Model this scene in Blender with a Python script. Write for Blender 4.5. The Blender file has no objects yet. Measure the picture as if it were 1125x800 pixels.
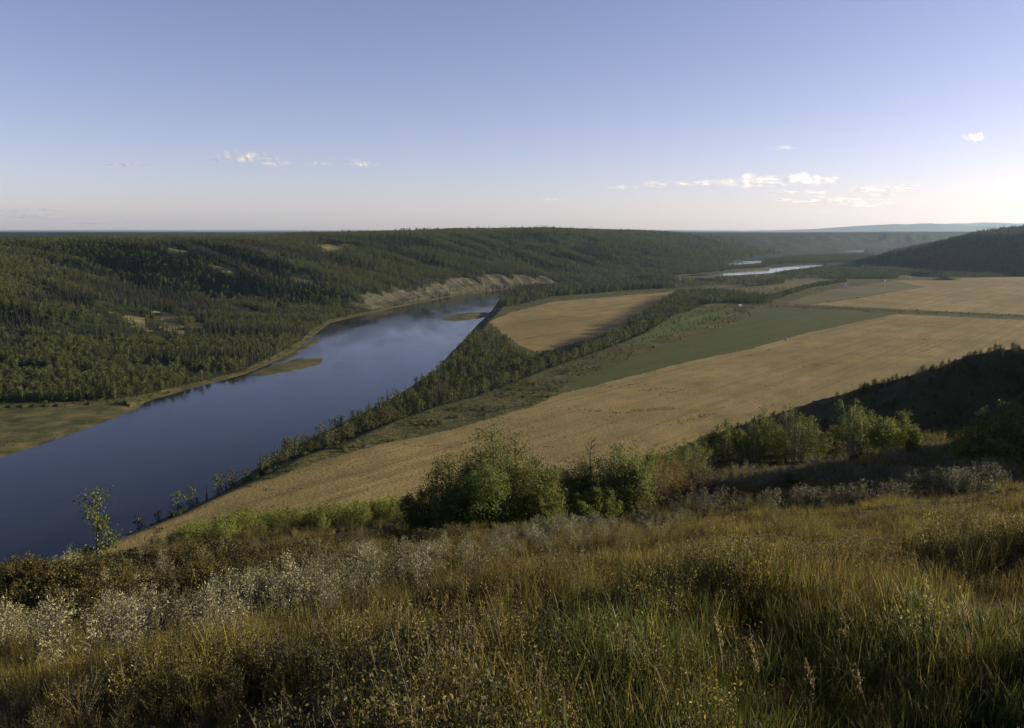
import bpy, math, random
import numpy as np

random.seed(7); RNG = np.random.default_rng(7)
R = math.radians
scene = bpy.context.scene
COL = scene.collection

# ------------------------------------------------------------------ camera, sky, sun, exposure
EYE = 200.0
F = 937.0 / 1125.0                                   # focal length / picture width
PITCH = R(8.86)
cam_d = bpy.data.cameras.new('camera'); cam = bpy.data.objects.new('camera', cam_d); COL.objects.link(cam)
cam.location = (0, 0, EYE); cam.rotation_euler = (R(90) - PITCH, 0, 0)
cam_d.sensor_width = 36; cam_d.lens = 36 * F; cam_d.clip_start = 0.1; cam_d.clip_end = 300000
scene.camera = cam

SUN_AZ, SUN_EL = R(80), R(12)                      # azimuth measured from the view direction to the right
world = bpy.data.worlds.new('World'); scene.world = world; world.use_nodes = True
wn = world.node_tree; bg = wn.nodes['Background']
sky = wn.nodes.new('ShaderNodeTexSky'); sky.sky_type = 'NISHITA'; sky.sun_disc = False
sky.sun_elevation = SUN_EL; sky.sun_rotation = SUN_AZ; sky.altitude = 600
sky.air_density = 0.7; sky.dust_density = 1.0; sky.ozone_density = 1.0
tint = wn.nodes.new('ShaderNodeMix'); tint.data_type = 'RGBA'; tint.blend_type = 'MULTIPLY'; tint.inputs[0].default_value = 1; tint.inputs[7].default_value = (1.08, 0.855, 0.95, 1)
wn.links.new(sky.outputs[0], tint.inputs[6]); wn.links.new(tint.outputs[2], bg.inputs[0]); bg.inputs[1].default_value = 0.073
sun_d = bpy.data.lights.new('sun', 'SUN'); sun = bpy.data.objects.new('sun', sun_d); COL.objects.link(sun)
sun_d.energy = 5.0; sun_d.angle = R(0.5); sun_d.color = (1.0, 0.85, 0.58)
sun.rotation_euler = (R(90) - SUN_EL, 0, R(180) - SUN_AZ)
scene.view_settings.view_transform = 'Standard'; scene.view_settings.look = 'None'
scene.view_settings.gamma = 1; scene.view_settings.use_curve_mapping = False
scene.view_settings.exposure = 1.3
scene.cycles.use_denoising = True
scene.cycles.max_bounces = 5; scene.cycles.diffuse_bounces = 2; scene.cycles.glossy_bounces = 2
scene.cycles.transmission_bounces = 3; scene.cycles.volume_bounces = 0; scene.cycles.transparent_max_bounces = 64

# ------------------------------------------------------------------ small maths
def ray(px, py):
    """direction of the view ray through a pixel of the 1125 x 800 photograph"""
    u = (np.asarray(px, float) - 562.5) / 937.0; v = (400.0 - np.asarray(py, float)) / 937.0
    c, s = math.cos(PITCH), math.sin(PITCH)
    return np.stack([u, c + v * s, v * c - s], -1)
def at(px, py, z):
    d = ray(px, py); t = (z - EYE) / d[..., 2]
    return np.stack([d[..., 0] * t, d[..., 1] * t], -1)
def ats(pts, z): return at([p[0] for p in pts], [p[1] for p in pts], z)
def ss(a, b, x):
    t = np.clip((x - a) / (b - a), 0, 1); return t * t * (3 - 2 * t)
def _hash(ix, iy, seed):
    h = (ix * 374761393 + iy * 668265263 + seed * 1442695041) & 0xFFFFFFFF
    h = ((h ^ (h >> 13)) * 1274126177) & 0xFFFFFFFF
    return ((h ^ (h >> 16)) & 0xFFFF) / 65535.0
def vnoise(x, y, seed=0):
    fx = np.floor(x); fy = np.floor(y); ix = fx.astype(np.int64); iy = fy.astype(np.int64)
    tx = x - fx; ty = y - fy; tx = tx * tx * (3 - 2 * tx); ty = ty * ty * (3 - 2 * ty)
    a = _hash(ix, iy, seed); b = _hash(ix + 1, iy, seed); c = _hash(ix, iy + 1, seed); d = _hash(ix + 1, iy + 1, seed)
    return (a * (1 - tx) + b * tx) * (1 - ty) + (c * (1 - tx) + d * tx) * ty
def fbm(x, y, scale, octs=4, seed=0):
    x = x / scale; y = y / scale; s = 0; a = 0.5; n = 0
    for k in range(octs):
        s = s + a * vnoise(x, y, seed + k * 17); n += a; a *= 0.5; x = x * 2.03 + 11.3; y = y * 2.03 - 7.7
    return s / n * 2 - 1
def ridged(x, y, scale, octs=3, seed=0):
    x = x / scale; y = y / scale; s = 0; a = 0.5; n = 0
    for k in range(octs):
        s = s + a * (1 - np.abs(2 * vnoise(x, y, seed + k * 31) - 1)); n += a; a *= 0.5; x = x * 2.1 + 3.1; y = y * 2.1 + 9.2
    return s / n
def pline(x, y, P):
    """distance to a polyline, arc length of the nearest point, side (+ left of its direction)"""
    P = np.asarray(P, float); best = np.full(x.shape, 1e18); S = np.zeros(x.shape); side = np.zeros(x.shape); acc = 0.0
    for i in range(len(P) - 1):
        ax, ay = P[i]; bx, by = P[i + 1]; dx, dy = bx - ax, by - ay; L2 = dx * dx + dy * dy; L = math.sqrt(L2)
        t = np.clip(((x - ax) * dx + (y - ay) * dy) / L2, 0, 1)
        qx = x - ax - t * dx; qy = y - ay - t * dy; d2 = qx * qx + qy * qy
        m = d2 < best - 1e-9; best = np.where(m, d2, best); S = np.where(m, acc + t * L, S)
        cr = dx * (y - ay) - dy * (x - ax); side = np.where(m, np.sign(cr), side); acc += L
    return np.sqrt(best), S, side
def inside(x, y, P):
    P = np.asarray(P, float); r = np.zeros(x.shape, bool); n = len(P)
    bb = (x >= P[:, 0].min()) & (x <= P[:, 0].max()) & (y >= P[:, 1].min()) & (y <= P[:, 1].max())
    xi = x[bb]; yi = y[bb]; q = np.zeros(xi.shape, bool)
    for i in range(n):
        ax, ay = P[i]; bx, by = P[(i + 1) % n]
        if ay == by: continue
        c = ((ay > yi) != (by > yi)) & (xi < (bx - ax) * (yi - ay) / (by - ay) + ax); q ^= c
    r[bb] = q; return r
def sdist(x, y, P):
    """signed distance to a polygon, negative inside"""
    d = pline(x, y, list(P) + [P[0]])[0]; return np.where(inside(x, y, P), -d, d)

# ------------------------------------------------------------------ layout of the valley (metres; river level is z = 0)
far_shore = ats([(-120, 545), (0, 504), (54, 486), (109, 466), (150, 450), (160, 442), (217, 425), (268, 412), (308, 395), (326, 385),
                 (346, 368), (363, 355), (400, 346), (445, 336), (503, 324.5), (561, 317.5)], 0)
near_shore = ats([(556, 322), (548, 330), (541, 340), (535, 347), (525, 356), (507, 376), (492, 391), (481, 405), (440, 432), (400, 453),
                  (345, 480), (300, 502), (240, 543), (170, 574), (130, 594), (80, 614), (0, 645)], 0)
RIVER = np.vstack([[[-1100, -900], [-900, 0], [-700, 420]], far_shore, [[330, 3260], [520, 3420]], [[600, 3330], [300, 3050]], near_shore,
                   [[-330, 300], [-380, 0], [-600, -900]]])
CHAN = [ats([(640, 310.5), (723, 304.8), (800, 303.6), (842, 301), (870, 297), (903, 292.6), (905, 290.6), (880, 291.4), (850, 295), (820, 298.6), (790, 300.6), (740, 302.6), (640, 308)], 0),
        ats([(788, 291.2), (812, 291.6), (838, 289.6), (838, 286.4), (812, 286.6), (800, 287.6)], 0),
        ats([(852, 283), (866, 283.3), (872, 281.6), (858, 281)], 0),
        ats([(918, 277.8), (948, 277), (951, 274.4), (940, 274.6)], 0),
        ats([(952, 266.8), (964, 266.3), (964, 265), (954, 265.2)], 0),
        ats([(994, 301.6), (1012, 306.5), (1034, 306.6), (1016, 302.4)], 0),
        ats([(757, 310.4), (782, 311.6), (784, 310), (764, 308.6)], 0)]
tree_line = np.vstack([[[-1300, -1500], [-900, 0], [-720, 600]],
                       ats([(0, 445), (60, 445), (120, 442), (150, 437), (217, 421), (268, 408), (303, 391), (330, 376), (342, 364), (363, 352),
                            (400, 344), (445, 335), (503, 324), (561, 317)], 0),
                       [[330, 3330], [700, 3800], [1050, 4260], [1200, 4800], [1480, 5700], [2100, 7200], [3200, 8700], [4700, 10600], [7500, 12800], [16000, 15500], [60000, 24000]]])
right_foot = np.array([[2300, -2500], [1750, 1000], [2150, 2500], [2380, 3400], [2120, 4150], [1960, 4900], [2400, 5700], [3000, 6900], [4300, 8600], [7000, 10400], [20000, 13000], [60000, 20000]], float)
LOW = np.vstack([ats([(300, 520), (380, 492), (430, 470), (470, 455), (520, 441), (570, 421), (620, 402), (660, 388), (705, 370), (735, 350), (775, 337), (850, 331), (890, 318), (960, 306)], 18),
                 [[1400, 3290], [1400, 4200], [-300, 4200], [-600, 2000]]])
LOW2 = np.array([[1270, 3090], [1600, 3090], [1760, 3600], [1250, 3600]], float)
W1 = ats([(112, 600), (119, 588), (130, 579), (158, 568.5), (200, 561), (250, 542), (300, 525), (350, 508), (400, 493), (460, 480), (530, 463), (585, 447), (620, 432), (680, 417), (760, 397), (830, 382.5), (880, 368), (935, 355.5), (985, 345.2),
           (1125, 352), (1500, 368), (1500, 520), (500, 640), (90, 640)], 25)
G1 = ats([(600, 440), (640, 415), (680, 400), (731, 379), (791, 360), (852, 339), (985, 345.2), (935, 355.5), (880, 368), (830, 382.5), (760, 397), (680, 417), (620, 432)], 25)
G2 = ats([(866, 333.4), (890, 324), (917, 318), (981, 308.6), (1017, 315), (985, 320), (940, 328), (890, 334.6)], 25)
W2 = ats([(890, 335), (940, 328.4), (985, 320.4), (1018, 315.2), (981, 308.3), (1125, 304), (1500, 296), (1600, 352), (1125, 346), (990, 339.5)], 25)
G3 = ats([(690, 370), (759, 347), (795, 344), (800, 346), (751, 364), (704, 379)], 22)
M1 = ats([(745, 321), (780, 316), (905, 304), (935, 306), (905, 316), (860, 328), (800, 325), (760, 330)], 11)
W3 = ats([(537, 354), (560, 344), (608, 331.5), (650, 328), (700, 323.8), (738, 320.5), (746, 323), (735, 331), (712, 345), (690, 358), (650, 372), (592, 388), (572, 379), (552, 366)], 11)
BAR = ats([(-150, 455), (0, 449), (60, 448), (128, 444), (150, 448), (160, 447), (110, 468), (54, 489), (0, 508), (-150, 560)], 0)
ISLES = [ats([(272, 412), (300, 401), (330, 393.5), (355, 393.5), (353, 400), (322, 408), (287, 413.5)], 0),
         ats([(484, 351), (500, 345.6), (520, 343), (540, 343.4), (536, 348), (522, 350.6), (500, 353.6)], 0),
         ats([(300, 401), (326, 386), (346, 371), (352, 372), (346, 379), (332, 385), (322, 393)], 0)]
SPUR = np.array([[420, 300, 190], [300, 268, 188], [232, 272, 176], [182, 300, 158.5], [156, 330, 142], [131, 360, 120], [108, 380, 105], [60, 420, 60], [20, 450, 20]], float)
SHADE_KNOLL = np.array([[112, 66, 184], [122, 80, 204], [138, 100, 199], [155, 130, 191], [185, 170, 186], [240, 225, 184], [300, 268, 188]], float)  # unseen rise right of the frame, added and shaped to shade the shrubs

def ridge(x, y, P, slope, soft):
    best = np.full(x.shape, -1e9)
    for i in range(len(P) - 1):
        a, b = P[i], P[i + 1]; dx, dy = b[0] - a[0], b[1] - a[1]; L2 = dx * dx + dy * dy
        t = np.clip(((x - a[0]) * dx + (y - a[1]) * dy) / L2, 0, 1)
        d = np.hypot(x - a[0] - t * dx, y - a[1] - t * dy)
        best = np.maximum(best, a[2] + t * (b[2] - a[2]) - slope * (np.sqrt(d * d + soft * soft) - soft))
    return best

RAVINES = [(np.array([[-1020, 2620, 160], [-780, 2410, 100], [-560, 2240, 50], [-388, 2128, 8]], float), 0.60), (np.array([[-1180, 1930, 150], [-900, 1800, 84], [-700, 1700, 46], [-540, 1625, 18]], float), 0.42),
           (np.array([[-560, 3350, 176], [-380, 3060, 110], [-230, 2840, 58]], float), 0.50), (np.array([[260, 4250, 180], [380, 3950, 110], [470, 3700, 50]], float), 0.45)]
def ravines(x, y):
    """bed height of the side ravines, rising with distance from their lines"""
    best = np.full(x.shape, 1e9)
    for P, slope in RAVINES: best = np.minimum(best, -ridge(x + 25 * fbm(x, y, 120, 2, 131), y, P * [1, 1, -1], slope, 14))
    return best
def hillside(x, y):
    """the slope the camera stands on, with the spur at the right"""
    yy = np.where(y < 0, y * 0.6, y); u = x / np.maximum(np.abs(y), 25)
    drop = 1.72 + 0.335 * yy - 0.075 * np.clip(x, -260, 200)
    q = np.maximum(yy - 50, 0); drop = drop - 0.125 * (np.sqrt(q * q + 64) - 8) * ss(0.02, 0.2, u) * (1 - ss(110, 140, yy)) - 0.125 * 55 * ss(0.02, 0.2, u) * ss(110, 140, yy)
    D = np.interp(u, [-2, -0.62, -0.42, -0.3, 0.1, 0.3, 0.8], [40, 56, 80, 135, 150, 118, 100])
    e = np.maximum(y - D, 0); drop = drop + 0.33 * (np.sqrt(e * e + 400) - 20)
    drop = drop + 0.5 * (np.sqrt(np.maximum(-x - 150, 0) ** 2 + 400) - 20)
    drop = drop - 0.05 * np.maximum(yy - 60, 0) * ss(-0.55, -0.4, u) * (1 - ss(0, 0.1, u)) * (1 - ss(120, 150, yy))
    drop = drop + 1.0 * ss(46, 80, y) * (1 - ss(0.12, 0.3, u)) * (1 - ss(-0.1, 0.02, u) * 0.8)          # hollow beyond the shoulder
    n = 1.6 * fbm(x, y, 42, 3, 5) * ss(15, 60, np.hypot(x, y)) + (0.55 * fbm(x, y, 7, 2, 9) + 0.42 * fbm(x, y, 2.7, 2, 10)) * ss(3, 10, np.hypot(x, y))
    zc = np.minimum(EYE - drop, 225) + n
    zc = np.maximum(zc, ridge(x, y, SHADE_KNOLL, 0.62, 6) + 0.8 * n)
    return np.maximum(zc, ridge(x, y, SPUR, 0.50, 10) + 1.5 * n)

def profile(d, k): return np.interp(d, k[0], k[1])
PA = ([0, 40, 160, 330, 420, 700, 900, 1150, 2000, 9000], [2, 4, 9, 24, 46, 112, 142, 152, 160, 172])
PB = ([0, 8, 64, 110, 300, 620, 1000, 1600, 9000], [2, 5, 42, 54, 106, 170, 200, 208, 200])
PC = ([0, 40, 150, 500, 900, 1400, 3000, 9000], [4, 10, 45, 140, 188, 200, 205, 200])
PR = ([0, 60, 220, 330, 600, 1000, 1500, 3000, 9000], [4, 24, 70, 95, 172, 226, 240, 236, 215])

OPEN = []
def terrain(x, y):
    """height and zone of the ground"""
    x = np.asarray(x, float); y = np.asarray(y, float); shp = x.shape; x = x.ravel(); y = y.ravel()
    dist = np.hypot(x, y)
    dr = sdist(x, y, RIVER)
    for c in CHAN: dr = np.minimum(dr, sdist(x, y, c))
    low = np.maximum(1 - ss(-35, 12, sdist(x, y, LOW)), ss(3290, 3420, y))
    low = np.maximum(low, 1 - ss(-40, 20, sdist(x, y, LOW2)))
    base = (25 * (1 - low) + 11 * low) + 0.7 * fbm(x, y, 180, 3, 3) * ss(0, 60, dr)
    base = base - 6 * low * ss(3400, 3800, y)
    dt, s, side = pline(x, y, tree_line); dt = dt * side
    bar = inside(x, y, BAR)
    onleft = dt > -30
    bank = np.where(onleft, 3.0, base); bw = np.where(onleft, 40.0, np.interp(base, [8, 25], [26, 62]))
    z = np.where(dr > 0, bank * ss(0, 1, dr / bw) + 0.02 * np.minimum(dr, 15), np.maximum(dr * 0.12, -3) - 0.05)
    z = np.where(bar, np.maximum(1.2 + 0.9 * fbm(x, y, 60, 3, 8), 0.2) * ss(0, 25, dr) + np.minimum(dr, 0) * .1, z)
    isle = np.zeros(x.shape, bool)
    for P in ISLES:
        q = sdist(x, y, P); isle |= q < 0; z = np.where(q < 3, np.maximum(z, np.clip(-q * 0.05, -0.1, 0.9)), z)
    # valley side on the left
    s0, s1, s2, s3 = [pline(np.array([p[0]]), np.array([p[1]]), tree_line)[1][0] for p in (at(395, 345, 0), at(425, 338.5, 0), at(575, 315.5, 0), at(640, 309.4, 0))]
    ph = s / 270 + 0.9 * fbm(s, dt * 0.5, 420, 3, 21) + 0.0006 * dt; gl = np.abs(np.sin(np.pi * ph)) ** 0.75; ph2 = s / 105 + 0.7 * fbm(s, dt, 160, 2, 23); gl = 0.74 * gl + 0.26 * np.abs(np.sin(np.pi * ph2)); gl2 = ridged(s, dt * 0.3, 90, 2, 44)
    wob = fbm(x, y, 520, 4, 2)
    cliffy = ss(s0, s1, s) * (1 - ss(s2, s3, s))
    de = dt * (1 + 0.25 * wob * ss(100, 500, dt)) - (1 - gl) * 340 * (0.6 + 0.5 * fbm(s, dt, 900, 2, 27)) * ss(60, 420, dt) * (1 - 0.6 * ss(900, 1500, dt)) - (1 - gl2) * 34 * ss(20, 160, dt)
    dc = dt - (1 - ridged(s, dt * 0.1, 75, 3, 71)) * 44 * ss(2, 50, dt) - (1 - gl) * 150 * ss(50, 380, dt)
    de = np.maximum(de, np.minimum(dt, 30)); dc = np.maximum(dc, np.minimum(dt, 8))
    far = ss(3900, 5200, y)
    zl = profile(de, PA) * (1 - far) + profile(de, PC) * far
    zl = zl * (1 - cliffy) + profile(dc, PB) * cliffy
    plat = ss(2700, 4000, y) * (1 - ss(4600, 6200, y)) * ss(500, 1100, dt) * (1 - cliffy)
    zl = zl + 26 * plat + (7 * fbm(x, y, 300, 4, 12) + 10 * fbm(x, y, 900, 2, 13)) * ss(200, 900, dt)
    cap = np.interp(x / np.maximum(y, 1), [-.7, -.3, -.17, .04, .15, .22, .3, .42, .7], [172, 168, 178, 203, 192, 172, 160, 175, 200]) + 13 * fbm(x, y, 800, 4, 16)
    k = 14.0; zl = np.where(zl > cap - 40, cap - k * np.logaddexp(0, (cap - zl) / k) + k * np.log1p(np.exp(-np.maximum(cap, 1) / k)), zl)
    near = (dt > 40) & (y > 1000) & (y < 5000) & (x < 1200); rv = np.full(x.shape, 1e9); rv[near] = ravines(x[near], y[near])
    zl = np.where(near, np.minimum(zl, rv + 30 * ss(60, 30, dt)), zl)
    z = np.where(dt > 0, np.maximum(z, zl), z)
    # valley side on the right
    d2, s2_, sd2 = pline(x, y, right_foot); d2 = -d2 * sd2
    g2 = ridged(s2_, d2 * 0.2, 500, 3, 52)
    de2 = np.maximum(d2 * (1 + 0.2 * fbm(x, y, 600, 3, 6)) - (1 - g2) * 160 * ss(60, 500, d2), np.minimum(d2, 30))
    zr = profile(de2, PR) + 8 * fbm(x, y, 400, 4, 15) * ss(100, 700, d2)
    z = np.where(d2 > 0, np.maximum(z, zr), z)
    # mountains at the end of the view
    ang = x / np.maximum(y, 1)
    z = z + ss(5500, 9000, dist) * 22 * fbm(x, y, 1500, 4, 92) * (z > 30)
    mm = ss(38000, 45000, dist) * (y > 0)
    z = z + mm * (ss(0.27, 0.52, ang) * 520 * (0.45 + 0.75 * fbm(x, y, 7000, 5, 90)) + 60)
    zc = np.where((y < 900) & (np.abs(x) < 1500), hillside(x, y), -1e9)
    hill = zc > z
    h = np.clip((zc - z) / 16 + 0.5, 0, 1)
    z = np.where(zc > -1e8, np.maximum(z, zc) + 4 * h * (1 - h), z)
    # zones
    zone = np.full(x.shape, 3)
    zone[(dt > 0)] = 4; zone[(d2 > 0)] = 4
    slope = dt
    zone[(dt > 3) & (dt < 78 + 70 * fbm(s, dt * .3, 70, 3, 19)) & (cliffy > 0.5)] = 5
    for P in OPEN: zone[inside(x + 22 * fbm(x, y, 45, 3, 111), y + 40 * fbm(x, y, 60, 3, 112), P) & (zone == 4) & (fbm(x, y, 40, 3, 29) > -.6)] = 10
    zone[(((dt > 0) | (d2 > 0)) & (dist > 6800)) | (y > 4700)] = 7
    zone[dist > 37000] = 8
    xj = x + 5 * fbm(x, y, 24, 3, 101); yj = y + 5 * fbm(x, y, 24, 3, 102)
    for P, k in ((W1, 1), (W2, 1), (W3, 1), (G1, 2), (G2, 9), (G3, 11), (M1, 9)): zone[inside(xj, yj, P)] = k
    zone[bar & (dr > 0)] = 6; zone[isle] = 6
    zone[(dt > -60) & (dt <= 0) & (dr > 0) & (dr < 6 + 9 * fbm(x, y, 50, 2, 14)) & ~bar] = 6
    zone[(dr < 5) & (z < 2.5)] = 6
    zone[hill] = 0
    return z.reshape(shp), zone.reshape(shp), dict(dt=dt.reshape(shp), d2=d2.reshape(shp), dr=dr.reshape(shp), cliffy=cliffy.reshape(shp), s=s.reshape(shp))
def hit_far(pts):
    """where view rays meet the far valley side"""
    out = []
    for p in pts:
        d = ray(p[0], p[1]); t = np.geomspace(900, 9000, 700); z = terrain(d[0] * t, d[1] * t)[0]; i = np.argmax(z > EYE + d[2] * t); out.append([d[0] * t[i], d[1] * t[i]])
    return np.array(out)
OPEN += [hit_far(P) for P in ([(126, 344), (146, 346), (166, 362), (150, 362)], [(160, 341), (182, 343), (216, 369), (199, 370)], [(196, 344), (210, 346), (226, 360), (216, 360)], [(158, 372), (176, 374), (194, 382), (172, 382)], [(250, 336), (275, 338), (300, 348), (280, 350)],
                              [(188, 272), (206, 276), (204, 282), (190, 279)], [(318, 296), (340, 302), (346, 316), (326, 312)], [(232, 286), (256, 292), (262, 304), (246, 300)], [(348, 268), (380, 270), (378, 277), (352, 276)], [(0, 360), (16, 366), (14, 378), (0, 376)], [(296, 338), (312, 340), (310, 346), (298, 345)])]
def hit(px, py):
    """where the view ray through a pixel first meets the ground of the near hillside"""
    d = ray(px, py); t = np.full(d.shape[:-1], 2.0); done = np.zeros(t.shape, bool)
    for k in range(420):
        p = d * t[..., None]; g = hillside(p[..., 0], p[..., 1]); done |= (EYE + p[..., 2]) <= g
        t = np.where(done, t, t * 1.011 + 0.02)
    return d[..., 0] * t, d[..., 1] * t

# ------------------------------------------------------------------ mesh helpers
def mesh_obj(name, V, Fs, mats, fmat=None, parent=None, smooth=False, link=True):
    """V (n,3); Fs a list of int arrays (m,k)"""
    me = bpy.data.meshes.new(name); V = np.asarray(V, np.float32)
    tot = np.concatenate([np.full(len(f), f.shape[1], np.int32) for f in Fs]); loops = np.concatenate([f.ravel() for f in Fs]).astype(np.int32)
    me.vertices.add(len(V)); me.vertices.foreach_set('co', V.ravel())
    me.loops.add(len(loops)); me.loops.foreach_set('vertex_index', loops)
    me.polygons.add(len(tot)); me.polygons.foreach_set('loop_start', np.concatenate([[0], np.cumsum(tot)[:-1]]).astype(np.int32))
    me.polygons.foreach_set('loop_total', tot)
    for m in (mats if isinstance(mats, (list, tuple)) else [mats]): me.materials.append(m)
    if fmat is not None: me.polygons.foreach_set('material_index', np.asarray(fmat, np.int32))
    me.polygons.foreach_set('use_smooth', np.full(len(tot), smooth))
    me.update(calc_edges=True); me.validate()
    o = bpy.data.objects.new(name, me)
    if link: COL.objects.link(o)
    if parent: o.parent = parent
    return o
class MB:
    def __init__(s): s.V = []; s.F = {3: [], 4: []}; s.M = {3: [], 4: []}; s.n = 0
    def add(s, V, Fc, m=0):
        V = np.asarray(V, float).reshape(-1, 3); Fc = np.asarray(Fc, int); s.V.append(V); k = Fc.shape[1]
        s.F[k].append(Fc + s.n); s.M[k].append(np.full(len(Fc), m)); s.n += len(V)
    def tube(s, pts, rad, sides=5, m=0):
        pts = np.asarray(pts, float); n = len(pts); t = np.gradient(pts, axis=0); t /= np.linalg.norm(t, axis=1)[:, None] + 1e-9
        up = np.where(np.abs(t[:, 2:3]) > 0.9, [[1., 0, 0]], [[0, 0, 1.]]); a = np.cross(t, up); a /= np.linalg.norm(a, axis=1)[:, None] + 1e-9; b = np.cross(t, a)
        th = np.linspace(0, 2 * np.pi, sides, endpoint=False); rad = np.broadcast_to(rad, (n,))
        V = pts[:, None] + rad[:, None, None] * (np.cos(th)[None, :, None] * a[:, None] + np.sin(th)[None, :, None] * b[:, None])
        i = np.arange(n - 1)[:, None] * sides; j = np.arange(sides)[None]; k = (j + 1) % sides
        s.add(V.reshape(-1, 3), np.stack([i + j, i + k, i + sides + k, i + sides + j], -1).reshape(-1, 4), m)
    def leaves(s, C, size, aspect=0.6, up=0.4, m=0, rng=RNG, droop=0.0):
        """diamond leaves at C with random facing; aspect = width / length"""
        C = np.asarray(C, float); n = len(C); size = np.broadcast_to(size, (n,))
        d = rng.normal(size=(n, 3)); d[:, 2] += up; d /= np.linalg.norm(d, axis=1)[:, None]
        q = rng.normal(size=(n, 3)); w = np.cross(d, q); w /= np.linalg.norm(w, axis=1)[:, None] + 1e-9
        L = d * size[:, None]; W = w * (size * aspect * 0.5)[:, None]
        V = np.stack([C - L * .5, C + W - L * .05, C + L * .5, C - W - L * .05], 1)
        V[:, 2, 2] -= droop * size
        s.add(V.reshape(-1, 3), np.arange(n * 4).reshape(n, 4), m)
    def box(s, c, size, m=0, rz=0.0):
        x, y, z = np.asarray(size) / 2; V = np.array([[-x, -y, -z], [x, -y, -z], [x, y, -z], [-x, y, -z], [-x, -y, z], [x, -y, z], [x, y, z], [-x, y, z]])
        c_, s_ = math.cos(rz), math.sin(rz); V = np.stack([V[:, 0] * c_ - V[:, 1] * s_, V[:, 0] * s_ + V[:, 1] * c_, V[:, 2]], 1) + np.asarray(c)
        s.add(V, [[0, 3, 2, 1], [4, 5, 6, 7], [0, 1, 5, 4], [1, 2, 6, 5], [2, 3, 7, 6], [3, 0, 4, 7]], m)
    def build(s, name, mats, parent=None, smooth=False, link=True):
        Fs = [np.concatenate(s.F[k]) for k in (3, 4) if s.F[k]]; M = np.concatenate([np.concatenate(s.M[k]) for k in (3, 4) if s.F[k]])
        return mesh_obj(name, np.concatenate(s.V), Fs, mats, M, parent, smooth, link)
def tag(o, label=None, cat=None, group=None, kind=None):
    for k, v in (('label', label), ('category', cat), ('group', group), ('kind', kind)):
        if v: o[k] = v
    return o
def empty(name, loc, rz=0.0, sc=1.0):
    o = bpy.data.objects.new(name, None); COL.objects.link(o); o.location = loc; o.rotation_euler = (0, 0, rz); o.scale = (sc,) * 3; return o
def copy_tree(src, loc, rz, sc):
    """a copy of a thing with copies of its parts"""
    c = src.copy(); COL.objects.link(c); c.location = loc; c.rotation_euler = (0, 0, rz); c.scale = sc if isinstance(sc, tuple) else (sc,) * 3
    for ch in src.children:
        d = ch.copy(); COL.objects.link(d); d.parent = c
    return c

# ------------------------------------------------------------------ materials
ALB = 0.74                                            # overall reflectance of soils, crops and leaves
class NT:
    def __init__(s, name):
        s.m = bpy.data.materials.new(name); s.m.use_nodes = True; s.t = s.m.node_tree; s.t.nodes.clear(); s.out = s.t.nodes.new('ShaderNodeOutputMaterial')
    def n(s, typ, **kw):
        o = s.t.nodes.new(typ)
        for k, v in kw.items(): setattr(o, k, v)
        return o
    def l(s, a, b): s.t.links.new(a, b)
    def noise(s, scale, detail=4, vec=None, rough=0.55, dist=0.0):
        o = s.n('ShaderNodeTexNoise'); o.inputs['Scale'].default_value = scale; o.inputs['Detail'].default_value = detail
        o.inputs['Roughness'].default_value = rough; o.inputs['Distortion'].default_value = dist
        if vec is not None: s.l(vec, o.inputs['Vector'])
        return o.outputs['Fac']
    def pos(s, scale=(1, 1, 1), rz=0.0):
        g = s.n('ShaderNodeTexCoord'); m0 = s.n('ShaderNodeMapping'); m0.inputs['Rotation'].default_value = (0, 0, rz); mp = s.n('ShaderNodeMapping'); mp.inputs['Scale'].default_value = scale
        s.l(g.outputs['Object'], m0.inputs['Vector']); s.l(m0.outputs['Vector'], mp.inputs['Vector']); return mp.outputs['Vector']
    def ramp(s, fac, stops):
        r = s.n('ShaderNodeValToRGB'); e = r.color_ramp.elements
        while len(e) < len(stops): e.new(0.5)
        for i, (p, c) in enumerate(stops): e[i].position = p; e[i].color = (*c, 1) if len(c) == 3 else c
        s.l(fac, r.inputs['Fac']); return r.outputs['Color']
    def mix(s, fac, a, b, mode='MIX'):
        o = s.n('ShaderNodeMix', data_type='RGBA', blend_type=mode)
        for sock, v in ((o.inputs[0], fac), (o.inputs[6], a), (o.inputs[7], b)):
            if isinstance(v, (int, float)): sock.default_value = v
            elif isinstance(v, tuple): sock.default_value = (*v, 1)
            else: s.l(v, sock)
        return o.outputs[2]
    def math(s, op, a, b=0.0, c=0.0):
        o = s.n('ShaderNodeMath', operation=op)
        for sock, v in zip(o.inputs, (a, b, c)):
            if isinstance(v, (int, float)): sock.default_value = v
            else: s.l(v, sock)
        return o.outputs[0]
    def surf(s, col, rough=0.95, bump=None, bstr=0.5, bdist=1.0, spec=0.1, albedo=None):
        p = s.n('ShaderNodeBsdfPrincipled'); p.inputs['Roughness'].default_value = rough; p.inputs['Specular IOR Level'].default_value = spec
        k = ALB if albedo is None else albedo; col = tuple(c * k for c in col) if isinstance(col, tuple) else s.mix(1.0, col, (k, k, k), 'MULTIPLY')
        if isinstance(col, tuple): p.inputs['Base Color'].default_value = (*col, 1)
        else: s.l(col, p.inputs['Base Color'])
        if bump is not None:
            b = s.n('ShaderNodeBump'); b.inputs['Strength'].default_value = bstr; b.inputs['Distance'].default_value = bdist
            s.l(bump, b.inputs['Height']); s.l(b.outputs[0], p.inputs['Normal'])
        s.l(p.outputs[0], s.out.inputs['Surface']); return s.m
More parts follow.
